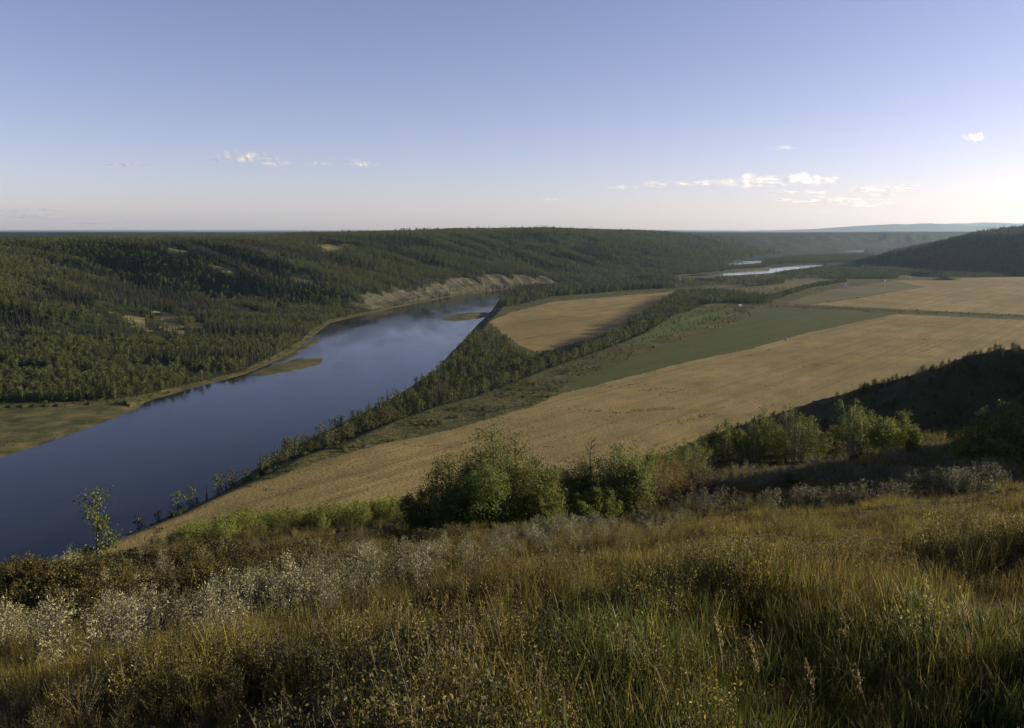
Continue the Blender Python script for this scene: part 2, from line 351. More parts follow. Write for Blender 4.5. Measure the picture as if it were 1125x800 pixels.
def leaf_mat(name, c1, c2, c3, transl=0.35, var=0.0, rough=0.6, vv=0.7):
    """leaf colour varies from leaf to leaf and from plant to plant"""
    t = NT(name); g = t.n('ShaderNodeNewGeometry'); oi = t.n('ShaderNodeObjectInfo')
    col = t.ramp(g.outputs['Random Per Island'], [(0.0, c1), (0.55, c2), (1.0, c3)])
    hsv = t.n('ShaderNodeHueSaturation'); t.l(col, hsv.inputs['Color'])
    t.l(t.math('MULTIPLY_ADD', oi.outputs['Random'], 0.02 + var, 0.49 - var / 2), hsv.inputs['Hue'])
    t.l(t.math('MULTIPLY_ADD', oi.outputs['Random'], vv * ALB, (0.93 - vv / 2) * ALB), hsv.inputs['Value'])
    d = t.n('ShaderNodeBsdfPrincipled'); d.inputs['Roughness'].default_value = rough; d.inputs['Specular IOR Level'].default_value = 0.2
    tr = t.n('ShaderNodeBsdfTranslucent'); mx = t.n('ShaderNodeMixShader'); mx.inputs[0].default_value = transl
    t.l(hsv.outputs[0], d.inputs['Base Color']); t.l(hsv.outputs[0], tr.inputs['Color'])
    t.l(d.outputs[0], mx.inputs[1]); t.l(tr.outputs[0], mx.inputs[2]); t.l(mx.outputs[0], t.out.inputs['Surface']); return t.m
def bark_mat(name, a, b):
    t = NT(name); n = t.noise(9, 4, t.pos((1, 1, 0.3))); return t.surf(t.ramp(n, [(0.35, a), (0.65, b)]), 0.9)

def m_field(name, a, b, dark, rz, streak=0.55):
    """a field: rows along the drilling direction, broad tone changes, trampled and weedy spots"""
    t = NT(name)
    rows = t.noise(1.0, 3, t.pos((0.006, 0.10, 0.05), rz), 0.6); lines = t.noise(1.0, 2, t.pos((0.0015, 0.13, 0.05), rz), 0.5)
    blot = t.noise(0.0045, 5, t.pos(), 0.6, 0.7); fine = t.noise(0.35, 4, t.pos(), 0.7); mid = t.noise(0.05, 5, t.pos((0.5, 1, 1), rz), 0.7)
    c = t.mix(t.math('MULTIPLY', t.ramp(rows, [(0.3, (0, 0, 0)), (0.7, (1, 1, 1))]), streak), a, b)
    c = t.mix(t.ramp(blot, [(0.38, (0, 0, 0)), (0.64, (1, 1, 1))]), c, tuple(x * k for x, k in zip(b, (0.80, 0.86, 0.88))))
    c = t.mix(t.math('MULTIPLY', t.ramp(lines, [(0.48, (0, 0, 0)), (0.62, (1, 1, 1))]), 0.34), c, dark)
    c = t.mix(t.math('MULTIPLY', t.ramp(mid, [(0.48, (0, 0, 0)), (0.68, (1, 1, 1))]), 0.5), c, dark)
    c = t.mix(t.math('MULTIPLY', t.ramp(fine, [(0.38, (0, 0, 0)), (0.68, (1, 1, 1))]), 0.45), c, dark)
    return t.surf(c, 0.95, t.math('ADD', fine, mid), 0.9, 0.8)
M = {}
def mats():
    t = NT('hillside_soil'); n = t.noise(0.6, 5, t.pos()); M['hillside'] = t.surf(t.ramp(n, [(0.3, (0.028, 0.026, 0.011)), (0.6, (0.055, 0.05, 0.018)), (0.8, (0.085, 0.072, 0.028))]), 0.95, t.noise(3, 4, t.pos()), 0.8, 0.3)
    M['wheat'] = m_field('ripe_stubble', (0.37, 0.285, 0.115), (0.27, 0.20, 0.078), (0.10, 0.078, 0.032), R(-51))
    M['green'] = m_field('hay_green', (0.062, 0.084, 0.018), (0.086, 0.10, 0.023), (0.042, 0.05, 0.016), R(-51), 0.7)
    M['meadow'] = m_field('bright_meadow', (0.085, 0.125, 0.03), (0.11, 0.14, 0.035), (0.05, 0.07, 0.02), R(-40), 0.7)
    M['olive'] = m_field('fallow_olive', (0.17, 0.15, 0.07), (0.13, 0.125, 0.055), (0.08, 0.075, 0.035), R(14), 0.7)
    t = NT('valley_scrub'); n = t.noise(0.02, 6, t.pos(), 0.65); n2 = t.noise(0.15, 5, t.pos(), 0.7)
    M['scrub'] = t.surf(t.mix(t.ramp(n2, [(0.4, (0, 0, 0)), (0.65, (1, 1, 1))]), t.ramp(n, [(0.3, (0.045, 0.055, 0.015)), (0.5, (0.088, 0.09, 0.028)), (0.7, (0.19, 0.15, 0.06))]), (0.036, 0.042, 0.014)), 0.95, n2, 1.0, 2.0)
    t = NT('forest_floor'); n = t.noise(0.012, 6, t.pos(), 0.65); n2 = t.noise(0.08, 5, t.pos(), 0.7)
    M['forest'] = t.surf(t.mix(t.ramp(n2, [(0.45, (0, 0, 0)), (0.7, (1, 1, 1))]), t.ramp(n, [(0.32, (0.012, 0.019, 0.007)), (0.55, (0.024, 0.032, 0.011)), (0.70, (0.055, 0.052, 0.022))]), (0.012, 0.018, 0.007)), 0.95, n2, 1.0, 5.0)
    t = NT('bluff_rock'); n = t.noise(0.03, 6, t.pos((1, 1, 2)), 0.65); lay = t.noise(1.0, 3, t.pos((0.004, 0.004, 0.22))); n3 = t.noise(0.02, 5, t.pos((1.6, 1.6, 0.25)), 0.7)
    c = t.ramp(lay, [(0.38, (0.042, 0.041, 0.030)), (0.5, (0.088, 0.084, 0.060)), (0.58, (0.052, 0.050, 0.036)), (0.68, (0.13, 0.123, 0.092))])
    c = t.mix(t.ramp(n3, [(0.50, (0, 0, 0)), (0.60, (1, 1, 1))]), c, (0.045, 0.05, 0.026))
    M['cliff'] = t.surf(c, 0.95, n, 1.0, 8.0)
    t = NT('gravel_and_sedge'); n = t.noise(0.03, 6, t.pos(), 0.65); M['bar'] = t.surf(t.ramp(n, [(0.36, (0.036, 0.048, 0.016)), (0.48, (0.08, 0.082, 0.03)), (0.60, (0.14, 0.12, 0.055)), (0.74, (0.19, 0.16, 0.09))]), 0.95, t.noise(0.5, 4, t.pos()), 0.8, 0.5)
    t = NT('distant_forest'); n = t.noise(0.004, 6, t.pos(), 0.7); M['openslope'] = None; M['far'] = t.surf(t.ramp(n, [(0.42, (0.010, 0.017, 0.009)), (0.58, (0.020, 0.028, 0.012)), (0.72, (0.07, 0.07, 0.034))]), 0.95, t.noise(0.02, 6, t.pos()), 1.0, 14.0)
    t = NT('mountain_rock'); n = t.noise(0.0006, 6, t.pos(), 0.7); M['mountain'] = t.surf(t.ramp(n, [(0.4, (0.12, 0.13, 0.12)), (0.6, (0.2, 0.2, 0.19))]), 0.95)
    t = NT('dry_slope_grass'); n = t.noise(0.03, 6, t.pos(), 0.7); M['openslope'] = t.surf(t.ramp(n, [(0.35, (0.06, 0.065, 0.024)), (0.5, (0.13, 0.12, 0.05)), (0.66, (0.24, 0.20, 0.115))]), 0.95, n, 1.0, 4.0)
    # river
    t = NT('river_water'); p = t.n('ShaderNodeBsdfPrincipled'); p.inputs['Base Color'].default_value = (0.004, 0.006, 0.010, 1); p.inputs['IOR'].default_value = 1.2
    rip = t.noise(0.7, 3, t.pos((1.0, 0.45, 1), R(20)), 0.6); sw = t.math('ADD', t.noise(0.16, 3, t.pos((1, 0.55, 1), R(20)), 0.6), t.math('MULTIPLY', t.noise(0.045, 3, t.pos((1, 0.6, 1), R(-15)), 0.6), 2.5))
    patch = t.noise(0.011, 5, t.pos((1.0, 0.22, 1), R(-8)), 0.6, 0.5)
    calm = t.ramp(patch, [(0.40, (0.10,) * 3), (0.62, (0.34,) * 3)])
    hgt = t.math('ADD', t.math('MULTIPLY', rip, 0.35), t.math('MULTIPLY', sw, 0.6))
    b = t.n('ShaderNodeBump'); b.inputs['Distance'].default_value = 0.35; t.l(t.math('MULTIPLY', calm, 1.6), b.inputs['Strength']); t.l(hgt, b.inputs['Height'])
    t.l(b.outputs[0], p.inputs['Normal']); t.l(t.math('MULTIPLY_ADD', calm, 0.35, 0.03), p.inputs['Roughness'])
    t.l(p.outputs[0], t.out.inputs['Surface']); M['water'] = t.m
    M['spruce'] = leaf_mat('spruce_needles', (0.006, 0.012, 0.006), (0.010, 0.018, 0.008), (0.018, 0.027, 0.010), 0.12)
    M['poplar'] = leaf_mat('poplar_leaves', (0.030, 0.048, 0.010), (0.068, 0.088, 0.017), (0.145, 0.148, 0.030), 0.3, 0.03)
    M['aspen'] = leaf_mat('aspen_leaves', (0.065, 0.098, 0.020), (0.115, 0.155, 0.030), (0.21, 0.225, 0.048), 0.42, 0.004, vv=0.35)
    M['willow'] = leaf_mat('willow_leaves', (0.12, 0.16, 0.028), (0.19, 0.22, 0.04), (0.28, 0.28, 0.06), 0.42, 0.01)
    M['silver'] = leaf_mat('silver_leaves', (0.14, 0.148, 0.075), (0.25, 0.248, 0.14), (0.43, 0.415, 0.26), 0.2, 0.0)
    M['sage'] = leaf_mat('sage_leaves', (0.085, 0.088, 0.045), (0.14, 0.14, 0.075), (0.22, 0.215, 0.125), 0.2, 0.0)
    M['rose'] = leaf_mat('rose_leaves', (0.035, 0.042, 0.012), (0.07, 0.066, 0.018), (0.13, 0.085, 0.028), 0.3, 0.03)
    M['weed'] = leaf_mat('dark_weeds', (0.022, 0.027, 0.008), (0.046, 0.050, 0.013), (0.115, 0.10, 0.03), 0.3, 0.02)
    M['rusty'] = leaf_mat('rusty_leaves', (0.08, 0.065, 0.022), (0.15, 0.075, 0.028), (0.24, 0.13, 0.035), 0.35, 0.01)
    M['gold'] = leaf_mat('golden_grass', (0.042, 0.042, 0.008), (0.120, 0.108, 0.021), (0.40, 0.31, 0.080), 0.45, 0.02)  # wide tone range paints sunlit tips and dark blades into the colour
    M['ggrass'] = leaf_mat('green_grass', (0.05, 0.075, 0.015), (0.085, 0.11, 0.022), (0.15, 0.15, 0.038), 0.4, 0.01)
    M['seed'] = leaf_mat('seed_heads', (0.20, 0.155, 0.065), (0.30, 0.235, 0.11), (0.44, 0.36, 0.20), 0.35)
    M['bark'] = bark_mat('grey_bark', (0.10, 0.085, 0.065), (0.20, 0.18, 0.145)); M['pale_bark'] = bark_mat('pale_bark', (0.22, 0.21, 0.18), (0.42, 0.40, 0.35)); M['dark_bark'] = bark_mat('dark_bark', (0.035, 0.027, 0.02), (0.07, 0.055, 0.042))
    for k, c, r in (('white_wall', (0.78, 0.77, 0.74), 0.6), ('grey_wall', (0.30, 0.31, 0.33), 0.7), ('roof_dark', (0.09, 0.085, 0.085), 0.7), ('roof_red', (0.20, 0.07, 0.05), 0.7), ('glass', (0.03, 0.035, 0.045), 0.15), ('door', (0.16, 0.09, 0.05), 0.6)):
        t = NT(k); n = t.noise(1.2, 4, t.pos()); M[k] = t.surf(t.mix(t.math('MULTIPLY', n, 0.35), c, tuple(x * 0.7 for x in c)), r, albedo=0.85)
mats()

# ------------------------------------------------------------------ ground: one fine sheet in polar rings out to the horizon, cut into its kinds of ground
def rings():
    r = [0.4]
    while r[-1] < 62000:
        q = r[-1]; k = 0.03 if q < 3 else 0.014 if q < 60 else 0.009 if q < 450 else 0.0048 if q < 1800 else 0.0027 if q < 3300 else 0.006 if q < 7000 else 0.016
        r.append(q * (1 + k))
    return np.array(r)
def build_ground():
    rr = rings(); vis = np.linspace(R(-38), R(38), 900); rest = np.linspace(R(38), R(322), 170)[1:-1]
    an = np.concatenate([vis, rest]); na, nr = len(an), len(rr)
    A, Rr = np.meshgrid(an, rr); X = np.sin(A) * Rr; Y = np.cos(A) * Rr
    Z, zone, _ = terrain(X, Y)
    V = np.stack([X, Y, Z], -1).reshape(-1, 3)
    i = np.arange(nr - 1)[:, None] * na; j = np.arange(na)[None]; k = (j + 1) % na
    Fq = np.stack([i + j, i + na + j, i + na + k, i + k], -1).reshape(-1, 4); fz = zone.ravel()[Fq[:, 2]]
    for z, name, m in ((0, 'hillside', 'hillside'), (1, 'wheat_field', 'wheat'), (2, 'green_field', 'green'), (3, 'valley_floor', 'scrub'), (4, 'forested_hills', 'forest'), (5, 'river_cliff', 'cliff'), (6, 'gravel_bar', 'bar'),
                       (7, 'far_hills', 'far'), (8, 'mountains', 'mountain'), (9, 'fallow_field', 'olive'), (10, 'open_slope', 'openslope'), (11, 'green_meadow', 'meadow')):
        f = Fq[fz == z]
        if not len(f): continue
        u, inv = np.unique(f.ravel(), return_inverse=True)
        tag(mesh_obj(name, V[u], [inv.reshape(-1, 4)], M[m], smooth=True), kind='structure')
build_ground()
wv = np.array([[-3000, -1500, 0], [9000, -1500, 0], [9000, 14000, 0], [-3000, 14000, 0]], float)
tag(mesh_obj('river', wv, [np.array([[0, 1, 2, 3]])], M['water']), kind='structure')

# haze: one closed box of even air round camera and land
hz = MB(); hz.box((0, 0, 500), (104000, 104000, 1020)); hb = hz.build('haze', NT('haze_air').m)
t = hb.active_material.node_tree; pv = t.nodes.new('ShaderNodeVolumePrincipled'); pv.inputs['Color'].default_value = (0.46, 0.68, 1.0, 1); pv.inputs['Density'].default_value = 1.05e-5; pv.inputs['Anisotropy'].default_value = 0.35
t.links.new(pv.outputs[0], [n for n in t.nodes if n.type == 'OUTPUT_MATERIAL'][0].inputs['Volume']); tag(hb, kind='stuff')

# ------------------------------------------------------------------ plants: prototypes
PROTO = {}
def hidden_collection(name): return bpy.data.collections.new(name)
def spruce(seed, h, tiers, per, rbase):
    g = np.random.default_rng(seed); b = MB(); b.tube([(0, 0, -1), (0, 0, h * .35), (0, 0, h)], [h * .013, h * .009, 0.02], 4, 1)
    for k in range(tiers):
        f = k / (tiers - 1); z = h * (0.08 + 0.90 * f); r = rbase * h * (1 - f) ** 0.85 * g.uniform(.8, 1.15) + 0.012 * h
        a = g.uniform(0, 6.28) + np.arange(per) * 6.283 / per + g.normal(size=per) * .2; rr = r * g.uniform(.65, 1.2, per)
        dz = h / tiers * 1.1; w = 2.6 / per
        tip = np.stack([np.cos(a) * rr, np.sin(a) * rr, z - rr * .45 + g.normal(size=per) * .01 * h], 1)
        l = np.stack([np.cos(a - w) * rr * .45, np.sin(a - w) * rr * .45, np.full(per, z - .1 * r)], 1); q = np.stack([np.cos(a + w) * rr * .45, np.sin(a + w) * rr * .45, np.full(per, z - .1 * r)], 1)
        top = np.tile([[0, 0, z + dz]], (per, 1)); V = np.stack([top, l, tip, q], 1).reshape(-1, 3); b.add(V, np.arange(per * 4).reshape(per, 4), 0)
    return b
def broadleaf(seed, h, wide, n, leaf, trunk=0.25, narrow=1.0):
    """a single-trunked tree of leaf clumps with gaps between them"""
    g = np.random.default_rng(seed); c = MB(); tr = MB(); lean = g.normal(size=2) * .03 * h
    tr.tube([(0, 0, -1), (lean[0] * .3, lean[1] * .3, h * .4), (lean[0], lean[1], h * .93)], [h * .016, h * .011, .02], 5)
    nb = 16
    for k in range(nb):
        f = trunk + (1 - trunk) * (k + g.uniform(0, 1)) / nb; a = g.uniform(0, 6.28); env = math.sin(math.pi * min(1, (f - trunk) / (1 - trunk) * .82 + .14)) ** .7
        r = wide * h * env * g.uniform(.35, 1.1); p0 = np.array([lean[0] * f, lean[1] * f, h * (f - .1)]); p1 = np.array([math.cos(a) * r + lean[0] * f, math.sin(a) * r + lean[1] * f, h * min(f + .04, .97)])
        tr.tube([p0, (p0 + p1) / 2 + [0, 0, .02 * h], p1], [h * .006, h * .004, .01], 3)
        sp = wide * h * g.uniform(.26, .46); m = n // nb; C = p1 + g.normal(size=(m, 3)) * [sp * .75, sp * .75, sp * .62 * narrow]; t = g.uniform(0, 1, (m // 4, 1))
        C[: m // 4] = p0 + (p1 - p0) * t + g.normal(size=(m // 4, 3)) * sp * .4
        C = C[C[:, 2] > .03 * h]; c.leaves(C, leaf * g.uniform(.6, 1.3, len(C)), .75, .3, 0, g)
    return c, tr
def thicket(seed, h, spread, stems, per, leaf, aspect=0.65, low=0.08, sidew=0.26):
    """a many-stemmed shrub: upright leafy shoots of unequal height"""
    g = np.random.default_rng(seed); c = MB(); tr = MB()
    for k in range(stems):
        a = g.uniform(0, 6.28); q = math.sqrt(g.uniform(0, 1)); r0 = spread * q * .55; r1 = spread * q; hh = h * (1 - .42 * q * q) * g.uniform(.78, 1.02)
        p0 = np.array([math.cos(a) * r0, math.sin(a) * r0, -.3]); p2 = np.array([math.cos(a) * r1, math.sin(a) * r1, hh]) + np.append(g.normal(size=2) * .05 * h, 0); pm = p0 * .45 + p2 * .55 + np.array([*(g.normal(size=2) * .04 * h), 0])
        T = np.linspace(0, 1, 7)[:, None]; P = (1 - T) ** 2 * p0 + 2 * T * (1 - T) * pm + T * T * p2; tr.tube(P, np.linspace(.008, .002, 7) * h, 4)
        nb = 11; m = per // nb
        for i in range(nb):
            f = low + (1 - low) * (i + g.uniform(0, .8)) / nb; B = ((1 - f) ** 2 * p0 + 2 * f * (1 - f) * pm + f * f * p2); aa = g.uniform(0, 6.28); L = sidew * h * (1.1 - f) * g.uniform(.5, 1.25) + .03 * h
            E = B + np.array([math.cos(aa) * L, math.sin(aa) * L, L * g.uniform(.35, .9)]); tr.tube([B, (B + E) / 2 + [0, 0, .02 * h], E], [.004 * h, .002 * h, .001 * h], 3)
            tt = g.uniform(.15, 1.08, (m, 1)); C = B + (E - B) * tt + g.normal(size=(m, 3)) * (.028 * h + .10 * L); c.leaves(C, leaf * g.uniform(.6, 1.25, m), aspect, .25, 0, g, .1)
    return c, tr
def tuft(seed, n, rad, h, w, lean, seeds=0, curve=.5, leafy=0):
    """a tuft of grass: blades bent over in three pieces, some with seed heads (material 1)"""
    g = np.random.default_rng(seed); b = MB()
    a = g.uniform(0, 6.28, n); q = np.sqrt(g.uniform(0, 1, n)) * rad; B = np.stack([np.cos(a) * q, np.sin(a) * q, np.full(n, -.05)], 1)
    hh = h * g.uniform(.45, 1.1, n); la = g.uniform(0, 6.28, n); ll = np.abs(g.normal(size=n)) * lean * hh + .05 * hh; D = np.stack([np.cos(la), np.sin(la), 0 * la], 1)
    wa = la + 1.57 + g.normal(size=n) * .6; W = np.stack([np.cos(wa), np.sin(wa), 0 * wa], 1) * (w * g.uniform(.6, 1.2, n))[:, None] * .5
    rows = []
    for f, ww in ((0, .8), (.4, 1), (.75, .7), (1, .12)):
        c = B + D * (ll * f ** 2)[:, None]; c = c + np.stack([0 * hh, 0 * hh, hh * (f - curve * .35 * f ** 3 * ll / hh * 2)], 1); rows += [c - W * ww, c + W * ww]
    V = np.stack(rows, 1).reshape(-1, 3); o = np.arange(n)[:, None] * 8
    for k in range(3): pass
    Fq = np.concatenate([o + np.array([[2 * k, 2 * k + 1, 2 * k + 3, 2 * k + 2]]) for k in range(3)]); b.add(V, Fq, 0)
    for i in range(seeds):
        a0 = g.uniform(0, 6.28); la_ = g.uniform(0, 6.28); p0 = np.array([math.cos(a0), math.sin(a0), 0]) * rad * g.uniform(0, 1); H = h * g.uniform(1.0, 1.45); l_ = .22 * H * g.uniform(.3, 1.3); d = np.array([math.cos(la_), math.sin(la_), 0])
        T = np.linspace(0, 1, 5); P = p0 + d * (l_ * T ** 2)[:, None] + np.array([[0, 0, 1]]) * (H * T)[:, None]; b.tube(P, [.0018, .0016, .0014, .0012, .001], 3, 0)
        m = 24; tt = g.uniform(.80, 1.04, m)[:, None]; C = p0 + d * l_ * tt ** 2 + np.array([[0, 0, H]]) * tt + g.normal(size=(m, 3)) * .008 * (1.1 - np.abs(tt - .9)); b.leaves(C, .0125 * g.uniform(.7, 1.3, m) * (h / .6), .35, 1.8, 1, g)
    return b
def forb(seed, h, stems, per, leaf, aspect=.45):
    g = np.random.default_rng(seed); b = MB()
    for k in range(stems):
        a = g.uniform(0, 6.28); l = g.uniform(.1, .5) * h; hh = h * g.uniform(.6, 1.05); T = np.linspace(0, 1, 4); P = np.array([[math.cos(a), math.sin(a), 0]]) * (l * T ** 1.5)[:, None] + np.array([[0, 0, 1.]]) * (hh * T)[:, None]
        b.tube(P, [.004 * h, .0035 * h, .003 * h, .002 * h], 3, 1); t = g.uniform(.15, 1.03, (per, 1))
        C = np.array([[math.cos(a), math.sin(a), 0]]) * l * t ** 1.5 + np.array([[0, 0, hh]]) * t + g.normal(size=(per, 3)) * .045 * h; b.leaves(C, leaf * g.uniform(.6, 1.3, per), aspect, .4, 0, g)
    return b

def scatter_group(name, protos, X, Y, Z, idx, rot, scl, label=None, tilt=None):
    """one object of kind stuff whose points carry copies of the prototypes"""
    n = len(X); me = bpy.data.meshes.new(name); me.vertices.add(n); me.vertices.foreach_set('co', np.stack([X, Y, Z], 1).astype(np.float32).ravel())
    for an, ty, v in (('pidx', 'INT', np.asarray(idx, np.int32)), ('prot', 'FLOAT', np.asarray(rot, np.float32)), ('pscl', 'FLOAT', np.asarray(scl, np.float32)), ('ptilt', 'FLOAT', np.asarray(tilt if tilt is not None else np.zeros(n), np.float32))):
        me.attributes.new(an, ty, 'POINT').data.foreach_set('value', v)
    col = hidden_collection(name + '_kinds')
    for k, p in enumerate(protos): p.name = f'{name}_kind_{k:03d}'; col.objects.link(p)
    o = bpy.data.objects.new(name, me); COL.objects.link(o); tag(o, label, kind='stuff')
    ng = bpy.data.node_groups.new(name + '_scatter', 'GeometryNodeTree'); ng.interface.new_socket('Geometry', in_out='INPUT', socket_type='NodeSocketGeometry'); ng.interface.new_socket('Geometry', in_out='OUTPUT', socket_type='NodeSocketGeometry')
    N = ng.nodes; L = ng.links.new; gi = N.new('NodeGroupInput'); go = N.new('NodeGroupOutput'); ip = N.new('GeometryNodeInstanceOnPoints'); ci = N.new('GeometryNodeCollectionInfo'); ci.inputs['Collection'].default_value = col
    ci.inputs['Separate Children'].default_value = True; ci.inputs['Reset Children'].default_value = True; ip.inputs['Pick Instance'].default_value = True
    def attr(nm, ty):
        a = N.new('GeometryNodeInputNamedAttribute'); a.data_type = ty; a.inputs['Name'].default_value = nm; return [s for s in a.outputs if s.enabled and s.name == 'Attribute'][0]
    cx = N.new('ShaderNodeCombineXYZ'); L(attr('prot', 'FLOAT'), cx.inputs['Z']); L(attr('ptilt', 'FLOAT'), cx.inputs['Y'])
    L(gi.outputs[0], ip.inputs['Points']); L(ci.outputs[0], ip.inputs['Instance']); L(attr('pidx', 'INT'), ip.inputs['Instance Index']); L(cx.outputs[0], ip.inputs['Rotation']); L(attr('pscl', 'FLOAT'), ip.inputs['Scale']); L(ip.outputs[0], go.inputs[0])
    o.modifiers.new('scatter', 'NODES').node_group = ng; return o

far_spruce = [spruce(100 + k, 1.0, 9, 7, .20 + .025 * k) for k in range(3)]
far_broad = []
for k in range(4):
    c, tr = broadleaf(200 + k, 1.0, .27 + .03 * k, 260, .085, .10 + .04 * k); far_broad.append((c, tr))
def unit(b, name, mats, link=False): return b.build(name, mats, link=link)
def merged(c, tr):
    m = MB(); m.V = list(c.V); m.n = c.n; m.F = {k: list(c.F[k]) for k in c.F}; m.M = {k: list(c.M[k]) for k in c.M}
    for V in tr.V: pass
    off = m.n; m.V += tr.V; m.n += tr.n
    for k in (3, 4):
        m.F[k] += [f + off for f in tr.F[k]]; m.M[k] += [np.full(len(f), 1) for f in tr.F[k]]
    return m

# ------------------------------------------------------------------ forests and bank trees
def in_frame(x, y, m=1.12): return (y > 30) & (np.abs(x) < 0.6 * y * m + 40)
def jitter_grid(x0, x1, y0, y1, step, rng):
    gx, gy = np.meshgrid(np.arange(x0, x1, step), np.arange(y0, y1, step)); gx = gx.ravel() + rng.uniform(-.48, .48, gx.size) * step; gy = gy.ravel() + rng.uniform(-.48, .48, gy.size) * step; return gx, gy
TREES = []        # x, y, z, kind (0 spruce, 1 broadleaf), height, place
def add_trees(x, y, z, k, h, place):
    for a in zip(x, y, z, k, h): TREES.append((*[float(v) for v in a[:3]], int(a[3]), float(a[4]), place))
def forest_points():
    out = []
    rng = np.random.default_rng(31)
    for (y0, y1, step) in ((900, 2100, 6.6), (2100, 3300, 8.4), (3300, 4800, 12.5), (4800, 7600, 24)):
        x, y = jitter_grid(-.66 * y1 - 60, .66 * y1 + 60, y0, y1, step, rng); m = in_frame(x, y); x, y = x[m], y[m]
        # keep only ground near the two valley sides
        dt, s, sd = pline(x, y, tree_line); a = dt * sd; b, s2, sd2 = pline(x, y, right_foot); b = -b * sd2
        lim = 1350 if y1 < 3400 else 1700
        m = ((a > 0) & (a < lim)) | ((b > 0) & (b < 1500) & (y > 2500)); x, y = x[m], y[m]; z, zone, inf = terrain(x, y)
        open_ = fbm(x, y, 130, 4, 33) + 0.35 * ss(60, 300, inf['dt']) * (1 - ss(300, 520, inf['dt'])) * fbm(x, y, 420, 2, 35) * 2
        dens = np.where(open_ > 0.34, 0.12, 0.96)
        dens = np.where((zone == 5), 0.015, dens); dens = np.where(zone == 4, dens, np.where(zone == 7, 0.9, np.where(zone == 5, 0.015, np.where(zone == 10, 0.02, 0))))
        m = rng.uniform(size=x.shape) < dens; x, y, z = x[m], y[m], z[m]; dtm = inf['dt'][m]
        sm = inf['s'][m]; rg = np.abs(np.sin(np.pi * (sm / 270 + 0.9 * fbm(sm, dtm * 0.5, 420, 3, 21) + 0.0006 * dtm)))
        mix = 0.9 * fbm(x, y, 220, 4, 37) + 1.15 * (rg - .60) + 0.5 * ss(700, 1100, dtm) + 0.22 * (1 - ss(60, 260, dtm)) - 0.25 * ss(200, 420, dtm) * (1 - ss(420, 800, dtm)) + rng.normal(size=x.shape) * .22  # dark spruce in gullies: its colour also stands in for their shade
        mix = mix - 0.45 * (ravines(x, y) - z < 12)
        kind = (mix > -0.10).astype(int); h = np.where(kind == 0, rng.uniform(11, 22, x.shape), rng.uniform(8, 15, x.shape)) * (1 + .05 * (step > 10)) * np.where(step > 20, 1.15, 1)
        wide = {6.6: 1.0, 8.4: 1.05, 12.5: 1.25, 24: 1.7}[step]
        out.append((x, y, z, kind, h * wide))
    return [np.concatenate(c) for c in zip(*out)]
fx, fy, fz, fk, fh = forest_points()
for a in zip(fx, fy, fz, fk, fh): pass
belt = ats([(140, 583), (170, 565), (235, 543), (262, 530), (300, 508), (345, 484), (400, 456), (440, 436), (482, 408), (500, 388), (520, 368), (540, 362), (556, 375), (575, 392), (600, 393), (650, 378), (690, 362), (718, 348), (745, 328), (760, 318), (780, 320), (765, 336),
            (735, 356), (700, 376), (660, 392), (625, 405), (585, 420), (545, 438), (503, 452), (452, 465), (420, 478), (360, 499), (316, 514), (270, 533), (200, 559), (150, 578)], 14)
point_wood = ats([(548, 338), (556, 324), (575, 318), (640, 311), (740, 305), (742, 311), (742, 318), (700, 320.5), (608, 328), (560, 340)], 6)
mid_woods = [ats(P, 8) for P in ([(940, 291), (1125, 287), (1300, 286), (1300, 298), (1125, 300), (1000, 301), (950, 297)], [(755, 323), (790, 322), (850, 329), (858, 333), (840, 343), (800, 340), (770, 336), (752, 331)], [(858, 326), (900, 314), (930, 311), (928, 316), (890, 322), (866, 331)],
             [(815, 313), (860, 309), (862, 313), (820, 318)], [(790, 296), (845, 293.5), (845, 290.5), (790, 293.5)], [(836, 290), (960, 287), (960, 279), (870, 282), (838, 285.5)], [(850, 301), (1000, 302), (1000, 297), (905, 294), (870, 298)],
             [(905, 308), (985, 307.5), (990, 302.5), (905, 303)], [(1040, 307), (1125, 303), (1300, 300), (1300, 288), (1125, 289), (1040, 294), (1030, 301)], [(700, 378), (760, 356), (800, 344), (806, 346), (765, 359), (705, 383)],
             [(695, 366), (720, 348), (728, 350), (706, 369)], [(612, 425), (660, 407), (700, 392), (704, 397), (664, 412), (622, 428)], [(700, 387), (770, 360), (845, 339), (852, 341), (775, 365), (706, 391)], [(520, 452), (600, 428), (606, 432), (526, 457)])]
rng = np.random.default_rng(51)
def wood(P, step, kinds, h0, h1, place, keep=.9):
    x, y = jitter_grid(P[:, 0].min(), P[:, 0].max(), P[:, 1].min(), P[:, 1].max(), step, rng); m = inside(x, y, P) & (rng.uniform(size=x.shape) < keep) & (fbm(x, y, 40, 3, 61) > -.42); x, y = x[m], y[m]
    if not len(x): return
    z, zone, inf = terrain(x, y); m = (inf['dr'] > 4) & np.isin(zone, [2, 3, 6, 4, 9, 7, 11] if place != 'belt' else [3, 6]); x, y, z = x[m], y[m], z[m]
    k = (rng.uniform(size=x.shape) + .35 * fbm(x, y, 80, 2, 63) < kinds).astype(int); add_trees(x, y, z, k, rng.uniform(h0, h1, x.shape) * np.where(k == 0, 1.12, 1.0), place)
wood(belt, 7.6, .74, 5, 17, 'belt'); wood(point_wood, 9, .35, 12, 21, 'point')
edge_wood = ats([(640, 390), (668, 374), (694, 357), (716, 343), (738, 328), (750, 322), (762, 324), (748, 334), (728, 349), (706, 366), (680, 381), (655, 394)], 14)
wood(edge_wood, 8, .6, 14, 22, 'belt', .8)
wood(ats([(742, 318), (800, 314), (870, 309), (930, 304), (905, 300.5), (850, 304), (742, 308)], 8), 12, .7, 8, 15, 'mid', .35)
